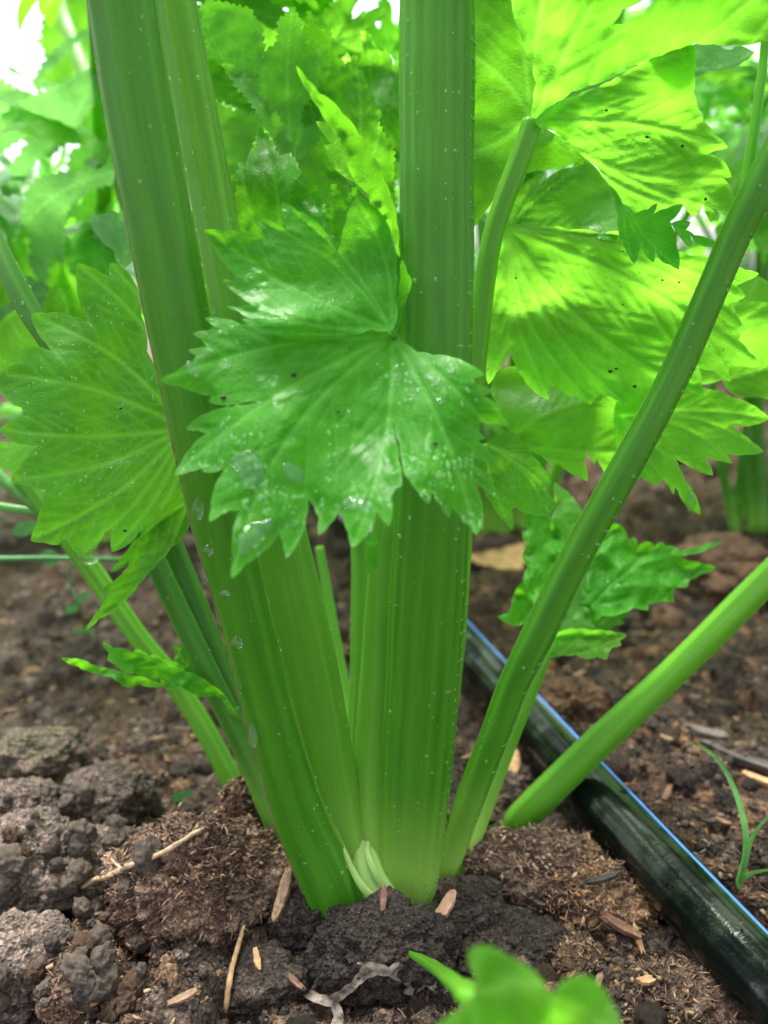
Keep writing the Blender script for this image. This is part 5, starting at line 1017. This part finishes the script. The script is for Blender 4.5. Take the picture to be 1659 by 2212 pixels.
def bigdrop(u, v, d, ru, rv, label, nrm=None, name='water_drop'):
    p = P(u, v, d); V, F = ICO[4]; r1, r2 = ru * d / FP, rv * d / FP
    z = V[:, 2]; pinch = 1 - .45 * np.clip(z, 0, 1) ** 1.3
    W = p + XA * (V[:, 0] * r1 * pinch)[:, None] + UA * (z * r2)[:, None] + FA * (V[:, 1] * r1 * .8 * pinch)[:, None]
    return tag(put(name, W, F, M_DROP), label, 'water drop')
fr = lambda w_, d: w_ * d / FP / 2 * .6
bigdrop(545, 1590, .2285, 13, 27, 'largest hanging drop, low on the left edge of the leaning stalk')
bigdrop(427, 1098, .2065, 13, 26, 'long drop beside the big leaf on the leaning stalk')
bigdrop(449, 1188, .2105, 13, 15, 'round drop just below the long drop on the leaning stalk')
bigdrop(440, 1243, .219, 9, 21, 'drop clinging to the outer left rim of the leaning stalk')
bigdrop(486, 1281, .2145, 14, 10, 'faint flat drop midway down the leaning stalk')
bigdrop(512, 1387, .2195, 14, 17, 'half-moon drop on the leaning stalk beside the small crinkled leaf')
bigdrop(519, 1487, .229, 6, 16, 'thin drop on the stalk rim above the largest one')
bigdrop(190, 1202, .222, 24, 20, 'wide drop hanging from the lowest tip of the left leaf')
bigdrop(1350, 1068, .256, 10, 12, 'drop at the tip of a leaf behind the slanting stalk')
bigdrop(1492, 1082, .252, 12, 22, 'drop held in the curled leaf tip at the right')
bigdrop(1575, 97, .25, 16, 7, 'bright drop on the upper leaf rim at the top right')
# flat puddles on the big leaf
Wl, Fl = LEAFV[l1.name]
def puddle(outl, label, th=.0012):
    V2, F2, _, _, _, de, span = leaf2d(outl, outl[0], [], 3.5, bulge=.1, smooth=True)
    # sit on the leaf surface: depth of the nearest leaf vertex
    uu, vv = px(Wl); dq = (Wl - CAMV) @ FA
    dist = ((V2[:, None, 0] - uu[None]) ** 2 + (V2[:, None, 1] - vv[None]) ** 2); nn = np.argsort(dist, 1)[:, :4]
    wt = 1 / (np.take_along_axis(dist, nn, 1) + 1); d = (dq[nn] * wt).sum(1) / wt.sum(1)
    hgt = th * np.sqrt(np.clip(1 - (1 - np.clip(de / 20, 0, 1)) ** 2, 0, 1))
    top = P(V2[:, 0], V2[:, 1], d - hgt - .00008); bot = P(V2[:, 0], V2[:, 1], d - .00006)
    V = np.vstack([top, bot]); n = len(V2); Fc = [list(map(int, f)) for f in F2] + [[int(x) + n for x in f[::-1]] for f in F2]
    ed = {}
    for f in F2:
        for a, b in ((f[0], f[1]), (f[1], f[2]), (f[2], f[0])): ed[(a, b)] = 1
    for (a, b) in list(ed):
        if (b, a) not in ed: Fc.append([int(b), int(a), int(a) + n, int(b) + n])
    return tag(put('water_puddle', V, Fc, M_POOL), label, 'water drop')
puddle([(505,985),(520,972),(540,970),(558,985),(568,1000),(572,1020),(568,1040),(555,1052),(535,1055),(522,1045),(515,1020),(500,1005),(492,990)], 'fat water pool with a bright rim on the left of the big leaf')
puddle([(610,1000),(622,995),(640,1000),(655,1010),(658,1030),(650,1042),(630,1042),(618,1030),(608,1015)], 'smaller water pool right of the fat pool on the big leaf')
puddle([(735,1080),(750,1070),(770,1075),(800,1080),(806,1095),(795,1108),(770,1100),(750,1105),(738,1095)], 'water pool near the lower middle tooth of the big leaf', .0009)
puddle([(520,1150),(540,1128),(565,1125),(585,1118),(592,1130),(580,1150),(560,1170),(540,1185),(520,1205),(510,1190)], 'water film in the lowest left tooth of the big leaf', .0008)
puddle([(938,860),(950,856),(962,862),(966,868),(955,872),(942,870)], 'oval bead on the right lobe of the big leaf', .0009)
puddle([(400,785),(412,776),(425,782),(430,800),(420,812),(405,805)], 'faint bead near the pointed left lobe of the big leaf', .0006)

# dark specks of dirt on the leaves
items = []; VV, FF = [], []; off = 0
def speck(u, v, o_, r=.0005):
    global off
    W, F = LEAFV[o_.name]; uu, vv = px(W); i = int(np.argmin((uu - u) ** 2 + (vv - v) ** 2)); p = W[i] - FA * .0003
    r *= .6; V, F = ICO[2]; V = V * (1 + .5 * fbm(V + u, 2, 2, 3))[:, None] * r * np.array([1.4, .7, 1]); VV.append(V + p); FF.append(F + off); off += len(V)
for u, v, r in [(634, 808, .0008), (482, 860, .0008), (730, 890, .0004), (756, 749, .0003), (940, 956, .0006), (936, 1052, .0004)]: speck(u, v, l1, r)
for u, v, r in [(1113, 600, .0005), (1432, 605, .0006), (1464, 612, .0005), (1346, 660, .0004), (1316, 801, .0008), (1333, 796, .0006), (1370, 832, .0008), (1343, 543, .0003)]: speck(u, v, l7, r)
for u, v, r in [(1309, 240, .0005), (1397, 294, .0006), (1473, 316, .0006), (1523, 431, .0006), (1401, 298, .0003)]: speck(u, v, l5, r)
for u, v, r in [(262, 880, .0005), (268, 1146, .0006)]: speck(u, v, l2, r)
so = put('dirt_specks', np.vstack(VV), np.vstack(FF), M_SPECK, origin=np.zeros(3)); tag(so, 'tiny dark specks of dirt on the leaves', 'dirt specks', kind='stuff')
